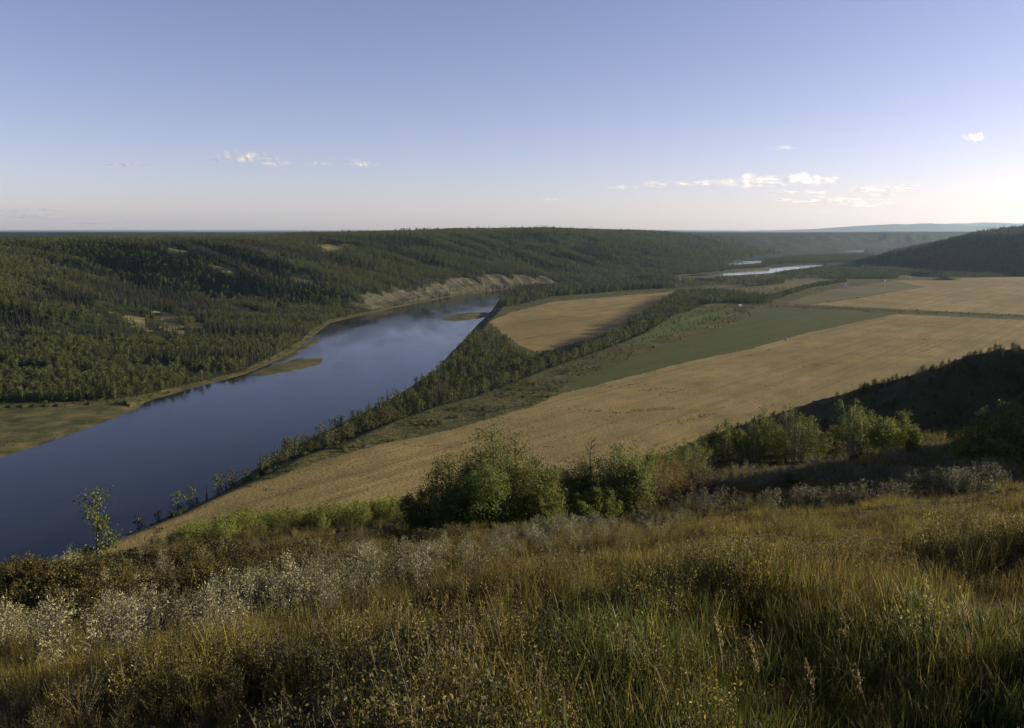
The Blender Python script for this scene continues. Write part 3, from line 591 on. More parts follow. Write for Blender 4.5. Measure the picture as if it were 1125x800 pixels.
wood(ats([(700, 327), (745, 330), (800, 327), (860, 329), (900, 318), (830, 316), (760, 320)], 11), 12, .8, 4, 11, 'mid', .22)
for k, P in enumerate(mid_woods): wood(P, 11 if k > 2 else 9, .65 if k < 9 else .85, 9 if k < 9 else 3.5, 17 if k < 9 else 8, 'mid', .8 if k < 9 else .5)
T = np.array([t[:5] for t in TREES]); TP = np.array([t[5] for t in TREES])
T = np.vstack([T, np.stack([fx, fy, fz, fk, fh], 1)]); TP = np.concatenate([TP, np.full(len(fx), 'hill')])
size = T[:, 4] / np.hypot(T[:, 0], T[:, 1]) * (np.abs(T[:, 0]) < .6 * T[:, 1])
single = np.zeros(len(T), bool)
for k in (0, 1):
    q = np.where(T[:, 3] == k)[0]; single[q[np.argsort(-size[q])][:285]] = True
print('trees', len(T), 'single', single.sum(), {p: int((TP[single] == p).sum()) for p in set(TP)})
rest = ~single
sp_u = [unit(b, 'spruce_far', [M['spruce'], M['dark_bark']]) for b in far_spruce]; br_u = [unit(merged(c, tr), 'broadleaf_far', [M['poplar'], M['bark']]) for c, tr in far_broad]
q = T[rest]; idx = np.where(q[:, 3] == 0, RNG.integers(0, 3, len(q)), 3 + RNG.integers(0, 4, len(q)))
scatter_group('forest', sp_u + br_u, q[:, 0], q[:, 1], q[:, 2] - .3, idx, RNG.uniform(0, 6.28, len(q)), q[:, 4], 'dense spruce and poplar forest covering the valley sides')
# the nearest ones stand by themselves: trunk and crown
tree_src = {}
for k in range(3):
    s = spruce(110 + k, 1.0, 13, 8, .16 + .02 * k); r = empty('spruce_tree', (0, 0, 0)); tr = MB(); tr.tube([(0, 0, -.06), (0, 0, .5), (0, 0, 1)], [.016, .01, .003], 5)
    tr.build('trunk', M['dark_bark'], r); s.build('crown', [M['spruce'], M['dark_bark']], r); tree_src[0, k] = r
    c, tr = broadleaf(210 + k, 1.0, .29 + .03 * k, 460, .058, .08 + .05 * k); r = empty('poplar_tree', (0, 0, 0)); tr.build('trunk', M['bark'], r); c.build('crown', M['poplar'], r); tree_src[1, k] = r
used = set()
for (x, y, z, k, h), p in zip(T[single], TP[single]):
    v = int(RNG.integers(0, 3)); src = tree_src[int(k), v]; loc = (x, y, z - .2); rz = float(RNG.uniform(0, 6.28))
    if (k, v) not in used: used.add((k, v)); o = src; o.location = loc; o.rotation_euler = (0, 0, rz); o.scale = (h,) * 3
    else: o = copy_tree(src, loc, rz, (h * RNG.uniform(.85, 1.15), h * RNG.uniform(.85, 1.15), h))
    kn = 'dark pointed spruce' if k == 0 else 'round crowned green poplar'; kc = 'spruce tree' if k == 0 else 'poplar tree'
    px = 562 + 937 * x / y
    if p == 'hill': pl, g = ('on the flat behind the grassy bar' if px < 170 else 'on the far bank flat along the curving river shore'), 'far bank'
    elif y < 640: pl, g = 'at the low end of the bank belt, by the wheat field tip', 'belt tip'
    elif px < 420: pl, g = 'on the shaded bank between wheat field and river', 'lower belt'
    else: pl, g = 'in the thick belt above the river and the green field', 'upper belt'
    tag(o, f'{kn} {pl}'.replace('round crowned green', 'round green'), kc, f"{'spruces' if k == 0 else 'poplars'} of the {g}")

# ------------------------------------------------------------------ foreground bushes
def ground_z(x, y): return float(terrain(np.array([x]), np.array([y]))[0][0])
def bush(name, cat, label, px, py, h, spread, stems, per, leaf, mat, bark='bark', seed=0, group=None, dist=None, **kw):
    if dist is None: x, y = hit(np.array([px]), np.array([py])); x, y = float(x[0]), float(y[0])
    else: y = dist; x = (px - 562.5) / 937 * dist / math.cos(PITCH) * math.cos(PITCH)
    r = empty(name, (x, y, ground_z(x, y) - .1)); c, tr = thicket(seed, h, spread, stems, per, leaf, **kw)
    tr.build('stem', M[bark], r); c.build('foliage', M[mat], r); tag(r, label, cat, group); return r
# big dark-green clump left of centre
for i, (px, d, h, sp, st, lab) in enumerate([(468, 55, 4.6, 1.9, 13, 'low dark aspen bush, outermost left in the big clump'), (500, 57, 6.6, 2.2, 16, 'dark shaded aspen bush left of the tallest one in the big clump'),
        (550, 56, 8.2, 2.6, 22, 'tallest aspen bush, sunlit crown of the big clump on the hillside'), (584, 54, 5.6, 2.2, 16, 'sunlit aspen bush sloping down right of the tallest one'),
        (604, 52, 3.4, 1.6, 11, 'low sunlit aspen bush, right foot of the big clump'), (535, 52, 4.6, 2.0, 14, 'front aspen bush below the tallest one in the big clump'), (500, 52, 3.6, 1.8, 12, 'shaded low aspen bush at the front left of the big clump')]):
    bush('aspen_bush', 'bush', lab, px, 0, h, sp, st, 1000, .115, 'aspen', seed=300 + i, dist=d, group='big aspen clump')
for i, (px, d, h, sp, st, lab) in enumerate([(612, 64, 4.4, 1.0, 7, 'slender aspen with yellow green top, left end of the second clump'), (632, 62, 4.0, 1.5, 10, 'aspen bush with bare pale stems showing, beside the dead tree'),
        (655, 63, 4.2, 1.5, 10, 'dark aspen bush right under the dead tree'), (685, 62, 5.2, 1.5, 11, 'tallest bright topped aspen of the second clump'), (702, 61, 3.9, 1.4, 9, 'rounded aspen bush, right end of the second clump'), (660, 58, 2.4, 1.6, 9, 'low shaded bush at the foot of the second clump')]):
    bush('aspen_bush', 'bush', lab, px, 0, h * 1.3, sp * 1.2, st + 4, 760, .115, 'aspen', 'pale_bark', seed=330 + i, dist=d, group='second aspen clump', low=.3)
for i, (px, d, h, sp) in enumerate([(722, 66, 3.6, 1.8), (738, 68, 3.8, 2.0), (757, 69, 3.5, 2.0), (774, 71, 3.2, 1.9), (718, 61, 2.1, 1.6), (745, 63, 2.0, 1.6), (700, 60, 1.9, 1.4)]):
    bush('rusty_bush', 'bush', ['olive bush with rusty leaves next to the second aspen clump', 'tall rusty orange bush right of the aspen clumps', 'broad rusty bush before the brown field', 'low rusty bush ending the patch on the right', 'small rusty bush in front of the patch', 'small brown bush below the tall rusty one', 'small dark bush at the foot of the aspen clump'][i], px, 0, h * 1.25, sp * 1.2, 11, 420, .09, 'rusty' if i in (1, 2, 4) else 'willow' if i in (0, 6) else 'rose', seed=350 + i, dist=d, group='rusty bush patch')
for i, (px, d, h, sp) in enumerate([(782, 104, 4.0, 1.9), (800, 100, 4.6, 1.6), (845, 102, 5.8, 1.3), (862, 106, 4.2, 1.6), (880, 98, 6.2, 1.9), (897, 101, 4.9, 1.7), (912, 103, 3.9, 1.5), (945, 96, 6.2, 1.7), (962, 98, 5.2, 1.9), (982, 96, 5.0, 1.7), (1000, 97, 4.2, 1.6), (1016, 95, 3.2, 1.2), (930, 104, 3.6, 1.6), (822, 105, 3.2, 1.6)]):
    bush('aspen_bush', 'bush', ['bright aspen bush at the left end of the row below the spur', 'pointed aspen second in the row below the spur', 'narrow upright aspen standing apart in the row', 'low aspen filling the gap behind the narrow one', 'tallest bushy aspen in the middle of the row', 'aspen leaning on the right of the middle one', 'low round aspen closing the middle group', 'tall aspen starting the right hand group of the row', 'broad aspen second in the right hand group', 'aspen third in the right hand group below the dark spur', 'smaller aspen fourth in the right hand group', 'last small aspen of the row before the dark trees', 'low aspen in the dip between the two groups', 'low aspen between the left pair and the narrow one'][i],
         px, 0, h * (1.0, 1.25, 1.12)[i % 3], sp * .72, 10, 620, .14, 'willow' if i % 3 == 0 else 'aspen', 'pale_bark', seed=370 + i, dist=d, group='aspen row below the spur')
for i, (px, d, h, sp) in enumerate([(1072, 82, 4.6, 1.5), (1090, 80, 5.6, 1.7), (1106, 79, 5.0, 1.5), (1122, 77, 6.4, 1.9), (1145, 78, 6.0, 1.9), (1112, 73, 3.4, 1.8), (1082, 76, 3.0, 1.6)]):
    bush('aspen_bush', 'bush', ['shaded aspen at the left of the dark group by the right edge', 'tall aspen with lit tip in the dark group by the right edge', 'aspen between the two tall ones by the right edge', 'tallest aspen of the dark group, cut by the right edge', 'aspen hidden behind the tallest at the right edge', 'low dark bush in front of the tallest edge aspen', 'low dark bush at the front left of the edge group'][i], px, 0, h, sp, 11, 260, .17, 'aspen', 'dark_bark', seed=390 + i, dist=d, group='dark aspens by the right edge')
for i, (px, d, h, sp) in enumerate([(726, 80, 4.6, 1.6), (748, 84, 4.8, 1.8), (768, 88, 4.6, 1.7), (835, 97, 4.4, 1.8)]):
    bush('aspen_bush', 'bush', ['green aspen top showing behind the left rusty bushes', 'green aspen behind the tall rusty bush', 'green aspen between the rusty patch and the row below the spur', 'aspen closing the gap beside the narrow upright one'][i], px, 0, h, sp, 13, 520, .13, 'aspen', 'pale_bark', seed=430 + i, dist=d, group='aspens joining the clumps')
# dark aspen in the hollow, far thickets round the spur foot
for i, (px, d, h) in enumerate([(868, 168, 5), (885, 175, 6), (905, 180, 5), (838, 160, 5)]):
    bush('aspen_bush', 'bush', ['yellow tinged bush at the spur foot above the row', 'rounded bush at the spur foot left of the last one', 'small bush on the spur edge against the field', 'low bush at the spur foot, leftmost'][i], px, 0, h, 3, 10, 240, .3, 'willow', seed=410 + i, dist=d, group='bushes at the spur foot')
# lone sapling and dead tree
x, y = (83 - 562.5) / 937 * 44, 44.0
hs = 4.7; c, tr = broadleaf(430, hs, .21, 1250, .13, .10); r = empty('sapling', (x, y, ground_z(x, y))); tr.build('trunk', M['bark'], r); c.build('crown', M['aspen'], r)
tag(r, 'lone young poplar with sparse leaves against the river at far left', 'tree')
def snag(name, label, x, y, z, h, mat, seed, arms=9, group=None):
    g = np.random.default_rng(seed); b = MB(); P = [(0, 0, -.5), (.01 * h, 0, .4 * h), (.0, .012 * h, .75 * h), (.015 * h, 0, h)]; b.tube(P, [.014 * h, .011 * h, .007 * h, .002 * h], 5)
    r = empty(name, (x, y, z)); b.build('trunk', M[mat], r); c = MB()
    for k in range(arms):
        f = g.uniform(.4, .95); a = g.uniform(0, 6.28); L = h * (1.05 - f) * g.uniform(.25, .6); B = np.array([.008 * h, 0, f * h]); E = B + [math.cos(a) * L, math.sin(a) * L, L * 1.1]; c.tube([B, (B + E) / 2 + [math.cos(a) * .1 * L, math.sin(a) * .1 * L, 0], E], [.005 * h, .0035 * h, .001 * h], 4)
        for q in range(2): e2 = E + g.normal(size=3) * .25 * L + [0, 0, .2 * L]; c.tube([(B + E) / 2, e2], [.003 * h, .001 * h], 3)
    c.build('branch', M[mat], r); return tag(r, label, 'dead tree', group)
x, y = 9.05 * 63 / 93.7 * 1.0, 63.0; x = (651 - 562.5) / 937 * y; snag('dead_tree', 'bare dead tree rising above the second aspen clump', x, y, ground_z(x, y), 6.6, 'bark', 440, 14)
for i, (px, py, h, lab) in enumerate([(356, 472, 15, 'thin bare pole of a dead tree above the shaded bank'), (425, 437, 16, 'forked leafless tree on the bank against the river'), (432, 434, 14, 'smaller leafless tree right of the forked one'), (505, 345, 9, 'pale bare trunk standing on the river islet'), (544, 346, 9, 'pale bare trunk by the wood across from the islet')]):
    p = at(px, py, 6 if i < 3 else 1); snag('dead_tree', lab, p[0], p[1], ground_z(p[0], p[1]), h, 'bark' if i < 3 else 'pale_bark', 450 + i, 10)
# bright willow thicket in the hollow at left
wil = []
for k in range(4):
    c, tr = thicket(500 + k, 3.2, 1.5, 9, 210, .16, .5); r = empty('willow_shrub', (0, 0, 0)); tr.build('stem', M['bark'], r); c.build('foliage', M['willow'], r); wil.append(r)
n = 0
rng = np.random.default_rng(77)
for k in range(130):
    px = rng.uniform(138, 440); d = rng.uniform(92, 128) + (px - 290) * .05; x = (px - 562.5) / 937 * d; z = ground_z(x, d)
    hgt = (0.62 + 0.5 * rng.uniform()) * (0.75 if px < 170 else 1.0); o = wil[k] if k < 4 else copy_tree(wil[k % 4], (0, 0, 0), 0, 1.0)
    o.location = (x, d, z - .1); o.rotation_euler = (0, 0, rng.uniform(0, 6.28)); o.scale = (hgt * 1.1, hgt * 1.1, hgt)
    tag(o, f"bright yellow green willow in the thicket {'near its left end' if px < 230 else 'at its middle' if px < 340 else 'next to the big clump'} below the field", 'shrub', f"willow thicket {'left' if px < 230 else 'middle' if px < 340 else 'right'}")

# silver shrubs
def in_poly_px(P, n, rng):
    P = np.asarray(P, float); out = []
    while len(out) < n:
        p = rng.uniform(P.min(0), P.max(0)); 
        if inside(np.array([p[0]]), np.array([p[1]]), P)[0]: out.append(p)
    return np.array(out)
sil = []
for k in range(4):
    c, tr = thicket(520 + k, 1.0, .42, 10, 180, .042, .34, .2, .24); m = merged(c, tr); o = m.build('silver_shrub', [M['silver'], M['bark']]); sil.append(o)
sag = []
for k in range(4):
    c, tr = thicket(540 + k, 1.0, .6, 10, 160, .06, .36, .15, .26); m = merged(c, tr); o = m.build('sage_shrub', [M['sage'], M['bark']]); sag.append(o)
ros = []
for k in range(4):
    c, tr = thicket(560 + k, 1.0, .6, 9, 170, .055, .7, .1, .3); m = merged(c, tr); o = m.build('rose_shrub', [M['rose'], M['dark_bark']]); ros.append(o)
def plant_px(src, P, n, h0, h1, name_label, cat, group, seed, wide=1.0):
    rng = np.random.default_rng(seed); p = in_poly_px(P, n, rng); x, y = hit(p[:, 0], p[:, 1]); z = terrain(x, y)[0]
    for i in range(n):
        k = int(rng.integers(0, len(src))); o = src[k]
        if o.get('used'): o = o.copy(); COL.objects.link(o)
        o['used'] = 1; s = rng.uniform(h0, h1); o.location = (x[i], y[i], z[i] - .05); o.rotation_euler = (rng.normal() * .06, rng.normal() * .06, rng.uniform(0, 6.28)); o.scale = (s * wide, s * wide, s); tag(o, name_label, cat, group)
plant_px(sil, [(215, 690), (300, 640), (420, 600), (560, 590), (700, 562), (760, 575), (660, 610), (560, 625), (440, 655), (330, 690), (250, 700)], 115, .75, 1.2, 'silvery leaved shrub in the pale diagonal band through the golden grass', 'shrub', 'silver shrubs of the diagonal band', 601)
plant_px(sil, [(0, 690), (60, 660), (150, 650), (250, 690), (240, 720), (120, 735), (0, 745)], 24, .7, 1.05, 'silvery shrub low on the dark slope at the lower left', 'shrub', 'silver shrubs lower left', 602)
plant_px(sil, [(560, 580), (700, 556), (790, 556), (760, 575), (600, 592)], 40, .8, 1.25, 'silvery shrub in front of the second aspen clump', 'shrub', 'silver shrubs below the aspens', 603)
plant_px(sil, [(20, 640), (80, 612), (430, 592), (470, 590), (300, 625), (120, 650)], 16, .7, 1.2, 'silvery shrub scattered among rusty rose bushes along the left crest', 'shrub', 'silver shrubs on the left crest', 604)
plant_px(ros, [(0, 660), (0, 622), (120, 612), (420, 592), (560, 575), (520, 596), (380, 618), (250, 650), (60, 690)], 150, .55, 1.0, 'dark olive rose bush with rusty leaves on the left crest', 'shrub', 'rose bushes on the left crest', 605, 1.25)
rng = np.random.default_rng(88)
for i in range(170):
    px = rng.uniform(690, 1120); d = rng.uniform(52, 86) + (900 - px) * .02; x = (px - 562.5) / 937 * d; k = int(rng.integers(0, 4)); o = sag[k]
    if o.get('used'): o = o.copy(); COL.objects.link(o)
    o['used'] = 1; s = rng.uniform(1.1, 1.9); o.location = (x, d, ground_z(x, d) - .05); o.rotation_euler = (0, 0, rng.uniform(0, 6.28)); o.scale = (s * 1.2, s * 1.2, s)
    tag(o, f"grey green sage shrub in the shaded band {'below the aspen row' if px > 860 else 'right of the rusty bushes'}", 'shrub', f"sage band {'right' if px > 860 else 'left'}")

# scrub on the shaded spur
rng = np.random.default_rng(91); x = rng.uniform(20, 330, 9000); y = rng.uniform(140, 400, 9000); m = in_frame(x, y); x, y = x[m], y[m]; z, zone, _ = terrain(x, y); m = (zone == 0) & (fbm(x, y, 30, 3, 8) > -.15); x, y, z = x[m][:1900], y[m][:1900], z[m][:1900]
sc_p = []
for k in range(3):
    c, tr = thicket(580 + k, 1.0, .5, 7, 90, .09, .6, .1, .3); sc_p.append(merged(c, tr).build('scrub', [M['poplar'], M['bark']], link=False))
scatter_group('scrub', sc_p, x, y, z - .05, rng.integers(0, 3, len(x)), rng.uniform(0, 6.28, len(x)), rng.uniform(.8, 3.2, len(x)), 'low dark scrub covering the shaded spur')

# low shrubs and weeds on the valley floor and in the stubble
rng = np.random.default_rng(93); r_ = 520 * (3000 / 520) ** rng.uniform(0, 1, 60000); a_ = rng.uniform(R(-32), R(32), 60000); x = np.sin(a_) * r_; y = np.cos(a_) * r_; z, zone, inf = terrain(x, y)
strip = fbm(x, y, 36, 3, 95); m1 = (zone == 3) & (strip > .02) & (inf['dr'] > 6) & (rng.uniform(size=len(x)) < .5)
u_ = x * math.cos(R(-22)) + y * math.sin(R(-22)); v_ = -x * math.sin(R(-22)) + y * math.cos(R(-22)); dash = fbm(u_ / 5, v_, 9, 3, 96)
sw = at(1015, 374, 25); swd = np.hypot((x - sw[0]) / 34, (y - sw[1]) / 170) + .5 * fbm(x, y, 40, 3, 97)
m2 = (zone == 1) & ((dash > .42) | ((swd < 1) & (rng.uniform(size=len(x)) < .3)))
m3 = (zone == 6) & (strip > .12); m = m1 | m2 | m3; hgt = np.where(m1, rng.uniform(.8, 3.6, len(x)), rng.uniform(.4, 1.1, len(x)))[m]
px_, py_ = rng.uniform(540, 1050, 90000), rng.uniform(345, 480, 90000); q_ = at(px_, py_, 25); WEEDY = [[(1003, 352), (1030, 350), (1042, 358), (1026, 366), (1022, 392), (1008, 390), (1010, 368)], [(690, 452), (735, 446), (742, 450), (700, 458), (672, 466), (660, 464)], [(742, 464), (790, 455), (792, 458), (750, 468)], [(880, 402), (930, 397), (930, 400), (884, 405)], [(700, 430), (730, 424), (728, 428), (704, 434)]]
k_ = np.zeros(len(px_), bool)
for P in WEEDY: k_ |= inside(q_[:, 0] + 6 * fbm(q_[:, 0], q_[:, 1], 20, 3, 121), q_[:, 1] + 30 * fbm(q_[:, 0], q_[:, 1], 40, 3, 122), ats(P, 25))
k_ &= fbm(q_[:, 0], q_[:, 1], 18, 3, 123) > -.2; wx, wy = q_[k_, 0], q_[k_, 1]; wz = terrain(wx, wy)[0]; print('weeds', len(wx))
x = np.concatenate([x[m], wx]); y = np.concatenate([y[m], wy]); z = np.concatenate([z[m], wz]); hgt = np.concatenate([hgt, rng.uniform(.2, .65, len(wx))]); m = np.ones(len(x), bool)
vs_p = []
for k in range(3):
    c, tr = thicket(590 + k, 1.0, .75, 7, 60, .16, .7, .05, .3); vs_p.append(merged(c, tr).build('scrub', [M['poplar' if k < 2 else 'willow'], M['bark']], link=False))
print('valley scrub', m.sum())
scatter_group('valley_scrub', vs_p, x[m], y[m], z[m] - .05, rng.choice([0, 0, 1, 1, 2], m.sum()), rng.uniform(0, 6.28, m.sum()), hgt, 'low shrubs and weeds dotting the valley floor and stubble')

# ------------------------------------------------------------------ foreground grass
gp = []
for k in range(4): gp.append(tuft(700 + k, 78, .17, .52, .0048, .34, 1).build('gold_tuft', [M['gold'], M['seed']], link=False))       # 0-3 golden
for k in range(3): gp.append(tuft(710 + k, 52, .15, .48, .0085, .30, 0).build('green_tuft', [M['ggrass'], M['seed']], link=False))    # 4-6 green
for k in range(3): gp.append(tuft(720 + k, 26, .14, .56, .0048, .28, 5).build('seed_tuft', [M['gold'], M['seed']], link=False))      # 7-9 seed heads
for k in range(3): gp.append(forb(730 + k, .5, 10, 52, .024).build('forb', [M['weed'], M['bark']], link=False))                      # 10-12 forbs
for k in range(2): gp.append(forb(740 + k, .45, 11, 60, .022, .35).build('olive_forb', [M['gold'], M['bark']], link=False))           # 13-14 olive forbs
def grass_points(n, r0, r1, seed, a0=-37, a1=37):
    rng = np.random.default_rng(seed); r = rng.uniform(r0 ** .9, r1 ** .9, n) ** (1 / .9); a = rng.uniform(R(a0), R(a1), n); x = np.sin(a) * r; y = np.cos(a) * r
    z, zone, _ = terrain(x, y); m = zone == 0; x, y, z, r = x[m], y[m], z[m], r[m]
    lump = fbm(x, y, 2.6, 3, 71); big = fbm(x, y, 9, 3, 72); u = x / np.maximum(y, 1)
    idx = rng.integers(0, 4, len(x)); q = rng.uniform(size=len(x))
    idx = np.where(q < .075, rng.integers(7, 10, len(x)), idx)
    idx = np.where((big + .5 * lump > -.08) & (rng.uniform(size=len(x)) < .62), rng.integers(13, 15, len(x)), idx)
    left = ss(.15, -.35, u) if False else np.clip((.12 - u) / .5, 0, 1); forbp = .55 * left * (fbm(x, y, 5, 3, 73) > -.15)
    idx = np.where(rng.uniform(size=len(x)) < forbp, rng.integers(10, 13, len(x)), idx)
    g = ss(13, 6, r) if False else (1 - ss(6.5, 11, r)) * ss(-.12, .12, u); idx = np.where(rng.uniform(size=len(x)) < .72 * g, rng.integers(4, 7, len(x)), idx)
    scl = (.66 + 1.25 * lump + .35 * fbm(x, y, 1.0, 2, 79) + .2 * rng.normal(size=len(x))).clip(.22, 1.75) * (0.9 + r / 200)
    keep = (lump > -.30) | (rng.uniform(size=len(x)) < .25)
    return [v[keep] for v in (x, y, z, idx, rng.uniform(0, 6.28, len(x)), scl)]
x, y, z, idx, rot, scl = grass_points(29000, 3.2, 80, 75)
print('grass', len(x))
scatter_group('grass', gp, x, y, z, idx, rot, scl, 'golden and green autumn grass with weeds covering the hillside', RNG.normal(size=len(x)) * .05 + .12)
x, y, z, idx, rot, scl = grass_points(22000, 1.4, 45, 78, 37, 323)
scatter_group('grass', [p.copy() for p in gp], x, y, z, idx, rot, scl, 'golden autumn grass beside and behind the viewpoint', RNG.normal(size=len(x)) * .05 + .12)
x, y, z, idx, rot, scl = grass_points(9000, 80, 200, 76)
scatter_group('rough_grass', [p.copy() for p in gp], x, y, z, idx, rot, scl * 1.7, 'rough grass on the slope beyond the crest')
# tall pale seed stalks nearest to the camera
for i, (px, py, d, hh) in enumerate([(432, 770, 4.4, .62), (468, 770, 4.3, .64), (478, 775, 4.3, .60), (455, 790, 4.2, .5), (556, 755, 4.8, .62), (958, 690, 5.0, .85), (985, 760, 4.4, .62), (820, 690, 5.6, .7), (860, 720, 5.0, .62), (930, 745, 4.6, .6), (1062, 670, 5.4, .9), (1110, 690, 5.2, .8)]):
    x = (px - 562.5) / 937 * d; z = ground_z(x, d); g = np.random.default_rng(800 + i); r = empty('grass_stalk', (x, d, z)); b = MB(); l = np.array([-.16, .03]) * g.uniform(.4, 1.3) * hh
    Tt = np.linspace(0, 1, 7); P = np.stack([l[0] * Tt ** 2, l[1] * Tt ** 2, hh * Tt], 1); b.tube(P, np.linspace(.0028, .0012, 7), 5); b.build('stem', M['gold'], r); s = MB(); tt = g.uniform(.74, 1.03, (90, 1))
    C = np.concatenate([l[0] * tt ** 2, l[1] * tt ** 2, hh * tt], 1) + g.normal(size=(90, 3)) * [.009, .009, .006] * (1.15 - np.abs(tt - .85) * 4).clip(.2); s.leaves(C, .02 * g.uniform(.6, 1.2, 90), .38, 1.5, 0, g); s.build('seed_head', M['seed'], r)
    tag(r, 'tall dry grass stalk with a pale feathery seed head at the bottom of the slope', 'grass stalk', 'tall seed stalks nearest the camera')

# ------------------------------------------------------------------ farm buildings and hedges in the valley
def house(name, label, px, py, zz, w, dp, hw, hr, wall, roof, rz, cat, door=True):
    p = at(px, py, zz); z = ground_z(p[0], p[1]); r = empty(name, (p[0], p[1], z), rz); b = MB(); b.box((0, 0, hw / 2 - .3), (w, dp, hw + .6)); b.add([(-w / 2, -dp / 2, hw), (-w / 2, dp / 2, hw), (-w / 2, 0, hw + hr)], [[0, 1, 2]]); b.add([(w / 2, -dp / 2, hw), (w / 2, dp / 2, hw), (w / 2, 0, hw + hr)], [[0, 1, 2]]); b.build('wall', M[wall], r)
    q = MB(); e = .5; s = hr / (dp / 2)
    for sg in (-1, 1):
        V = np.array([(-w / 2 - e, sg * (dp / 2 + e), hw - e * s), (w / 2 + e, sg * (dp / 2 + e), hw - e * s), (w / 2 + e, 0, hw + hr), (-w / 2 - e, 0, hw + hr)]); V2 = V + [0, 0, .25]
        q.add(np.vstack([V, V2]), [[0, 1, 2, 3], [4, 5, 6, 7], [0, 1, 5, 4], [1, 2, 6, 5], [3, 0, 4, 7]])
    q.build('roof', M[roof], r)
    if door:
        d = MB(); d.box((w * .12, -dp / 2 - .03, 1.05), (1.1, .08, 2.1)); d.build('door', M['door'], r)
        for xx in (-w * .3, w * .34): g = MB(); g.box((xx, -dp / 2 - .03, hw * .55), (1.5, .08, 1.3)); g.build('window', M['glass'], r)
    return tag(r, label, cat)
house('farmhouse', 'white farmhouse with steep gable at the edge of the olive field', 929, 315.6, 25, 13, 10, 6, 6, 'white_wall', 'grey_wall', R(70), 'house')
house('farmhouse', 'small white house among trees in the middle of the valley', 820.5, 312, 11, 11, 9, 6, 4, 'white_wall', 'roof_dark', R(60), 'house')
house('barn', 'long grey barn beside the white house among valley trees', 826, 314, 11, 34, 13, 5, 3.5, 'grey_wall', 'grey_wall', R(8), 'barn')
house('farmhouse', 'tiny pale house on the skyline of the olive field', 971, 309.2, 25, 9, 7, 3.5, 2.5, 'grey_wall', 'roof_dark', R(30), 'house')
house('shed', 'pale low shed at the corner of the bright green strip', 812.5, 338.3, 22, 9, 6, 3, 1.6, 'grey_wall', 'grey_wall', R(20), 'shed', False)
house('shed', 'small pale shed standing alone in the green field', 863.5, 374.0, 25, 3.4, 2.8, 2.4, .8, 'grey_wall', 'grey_wall', R(70), 'shed', False)
def hedge(label, a, b, zz, h, w, seed):
    g = np.random.default_rng(seed); A = at(*a, zz); B = at(*b, zz); L = np.hypot(*(B - A)); n = int(L * 5); t = g.uniform(0, 1, n); nrm = np.array([-(B - A)[1], (B - A)[0]]) / L
    x = A[0] + (B - A)[0] * t + nrm[0] * g.normal(size=n) * w; y = A[1] + (B - A)[1] * t + nrm[1] * g.normal(size=n) * w; hh = h * (.55 + .6 * vnoise(t * L / 9, t * 0, seed)); z = terrain(x, y)[0] + hh * g.uniform(0, 1, n) ** .8
    c = MB(); c.leaves(np.stack([x, y, z], 1), 1.1 * g.uniform(.6, 1.3, n), .8, .3, 0, g); o = c.build('hedge', M['spruce']); return tag(o, label, 'hedge')
hedge('long dark hedgerow between the green field and the upper wheat field', (852, 337.4), (1180, 350.5), 25, 4.2, 1.6, 901)

# ------------------------------------------------------------------ clouds
def cloud_mat(name, bright, thick):
    t = NT(name); d = t.n('ShaderNodeBsdfDiffuse'); d.inputs['Color'].default_value = (*bright, 1); tl = t.n('ShaderNodeBsdfTranslucent'); tl.inputs['Color'].default_value = (*bright, 1); mx = t.n('ShaderNodeMixShader'); mx.inputs[0].default_value = .85; t.l(d.outputs[0], mx.inputs[1]); t.l(tl.outputs[0], mx.inputs[2])
    tr = t.n('ShaderNodeBsdfTransparent'); lw = t.n('ShaderNodeLayerWeight'); lw.inputs[0].default_value = .5; f = t.math('SUBTRACT', 1.0, lw.outputs['Facing'])
    n = t.noise(0.0011, 5, t.pos((1, 1, 2.2)), .55, .5); a = t.math('MULTIPLY', t.math('POWER', f, 2.6), t.ramp(n, [(0.36, (0, 0, 0)), (0.72, (1, 1, 1))])); a = t.math('MULTIPLY', a, thick)
    m2 = t.n('ShaderNodeMixShader'); t.l(a, m2.inputs[0]); t.l(tr.outputs[0], m2.inputs[1]); t.l(mx.outputs[0], m2.inputs[2]); t.l(m2.outputs[0], t.out.inputs['Surface']); return t.m
CM = {'w': cloud_mat('cloud_white', (.97, .97, .97), .34), 'g': cloud_mat('cloud_grey', (.80, .82, .88), .34), 'f': cloud_mat('cloud_thin', (.85, .85, .85), .34)}
def ico(n=2):
    import bmesh
    bm = bmesh.new(); bmesh.ops.create_icosphere(bm, subdivisions=n, radius=1); V = np.array([v.co[:] for v in bm.verts]); Fc = np.array([[v.index for v in f.verts] for f in bm.faces]); bm.free(); return V, Fc
IV, IF = ico(3)
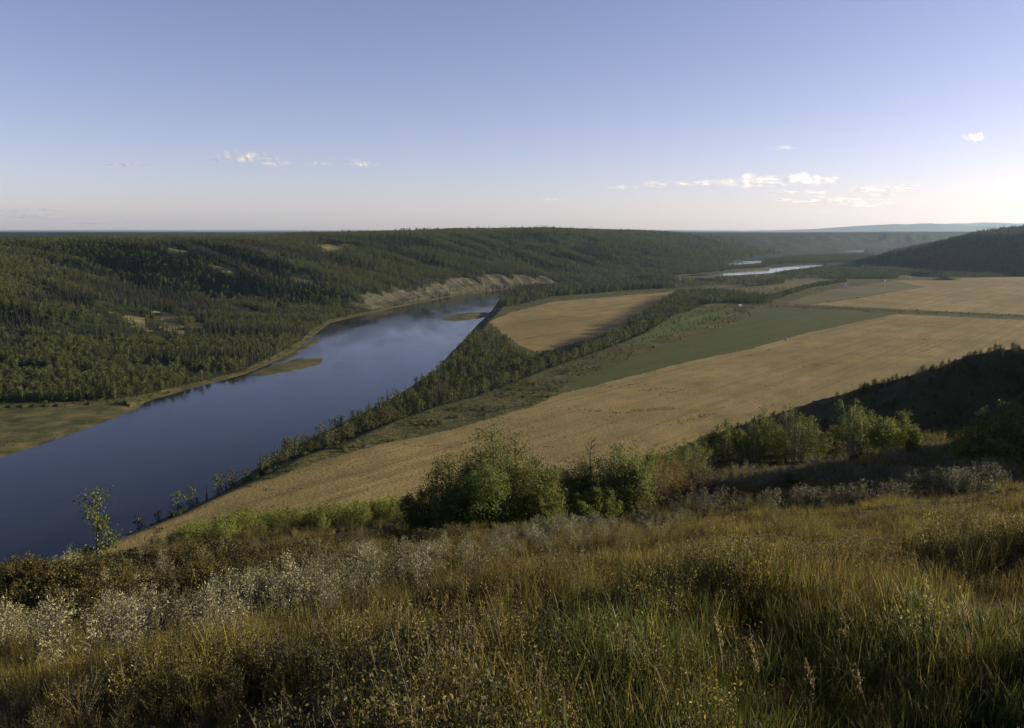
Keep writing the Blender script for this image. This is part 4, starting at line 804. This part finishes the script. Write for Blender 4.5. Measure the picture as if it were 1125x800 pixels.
def cloud(label, px, py, wpx, hpx, D, mat, seed, puffs=26):
    g = np.random.default_rng(seed); d = ray(px, py); c = d * (D / d[1]) + [0, 0, EYE]; W = wpx / 937 * D; H = hpx / 937 * D; b = MB()
    for k in range(puffs):
        q = g.uniform(-1, 1); r = np.array([W / puffs * g.uniform(1.6, 4.5), W / puffs * g.uniform(1.5, 4), H * g.uniform(.16, .46) * (1.1 - abs(q) * .6)]); p = np.array([q * W / 2, g.normal() * W * .08, g.normal() * H * .16 + r[2] * .4])
        b.add(IV * r * (1 + .18 * fbm(IV[:, 0] * 3 + k, IV[:, 1] * 3 + IV[:, 2] * 2, 1.0, 3, seed + k))[:, None] + p, IF)
    o = b.build('cloud', CM[mat], smooth=True); o.location = c; return tag(o, label, 'cloud')
for i, (px, py, w, h, D, m, lab) in enumerate([(268, 174, 60, 13, 34000, 'w', 'small white cloud with pale wisps high above the left plateau'), (308, 180.5, 42, 7, 34000, 'w', 'thin cloud trailing right of the small white one'), (352, 180.5, 30, 6, 34000, 'f', 'faint cloud strip between two brighter ones on the left'), (396, 181, 36, 7, 34000, 'w', 'bright end cloud of the left row'),
        (140, 181, 50, 5, 36000, 'g', 'thin grey cloud streak at upper left'), (30, 232, 66, 6, 70000, 'g', 'grey cloud streak low at the left edge'), (25, 239, 90, 7, 70000, 'g', 'lower grey cloud streak at the left edge'), (110, 246, 70, 4, 80000, 'g', 'faint grey streak just above the left plateau'),
        (1069, 151.5, 24, 9, 30000, 'w', 'small bright lone cloud at upper right'), (815, 201, 74, 14, 44000, 'w', 'largest pale cloud above the distant valley'), (880, 199, 80, 16, 46000, 'w', 'ragged pale cloud right of the largest one'), (875, 212, 60, 7, 46000, 'g', 'grey cloud base under the ragged pale cloud'), (745, 203, 70, 8, 46000, 'f', 'faint cloud wisp left of the largest one'),
        (683, 207, 40, 6, 48000, 'g', 'small grey wisp farther left above the long hill'), (920, 222, 110, 12, 62000, 'f', 'wide faint cloud sheet low over the distant hills'), (607, 219.5, 26, 4, 60000, 'g', 'tiny grey wisp above the middle of the long hill'), (970, 208, 60, 10, 52000, 'f', 'faint cloud tuft at the right of the pale group'), (862, 163, 26, 4, 36000, 'f', 'tiny high wisp above the pale group'), (1100, 202, 30, 8, 50000, 'f', 'faint tuft near the right edge')]):
    cloud(lab, px, py, w, h, D, m, 950 + i)
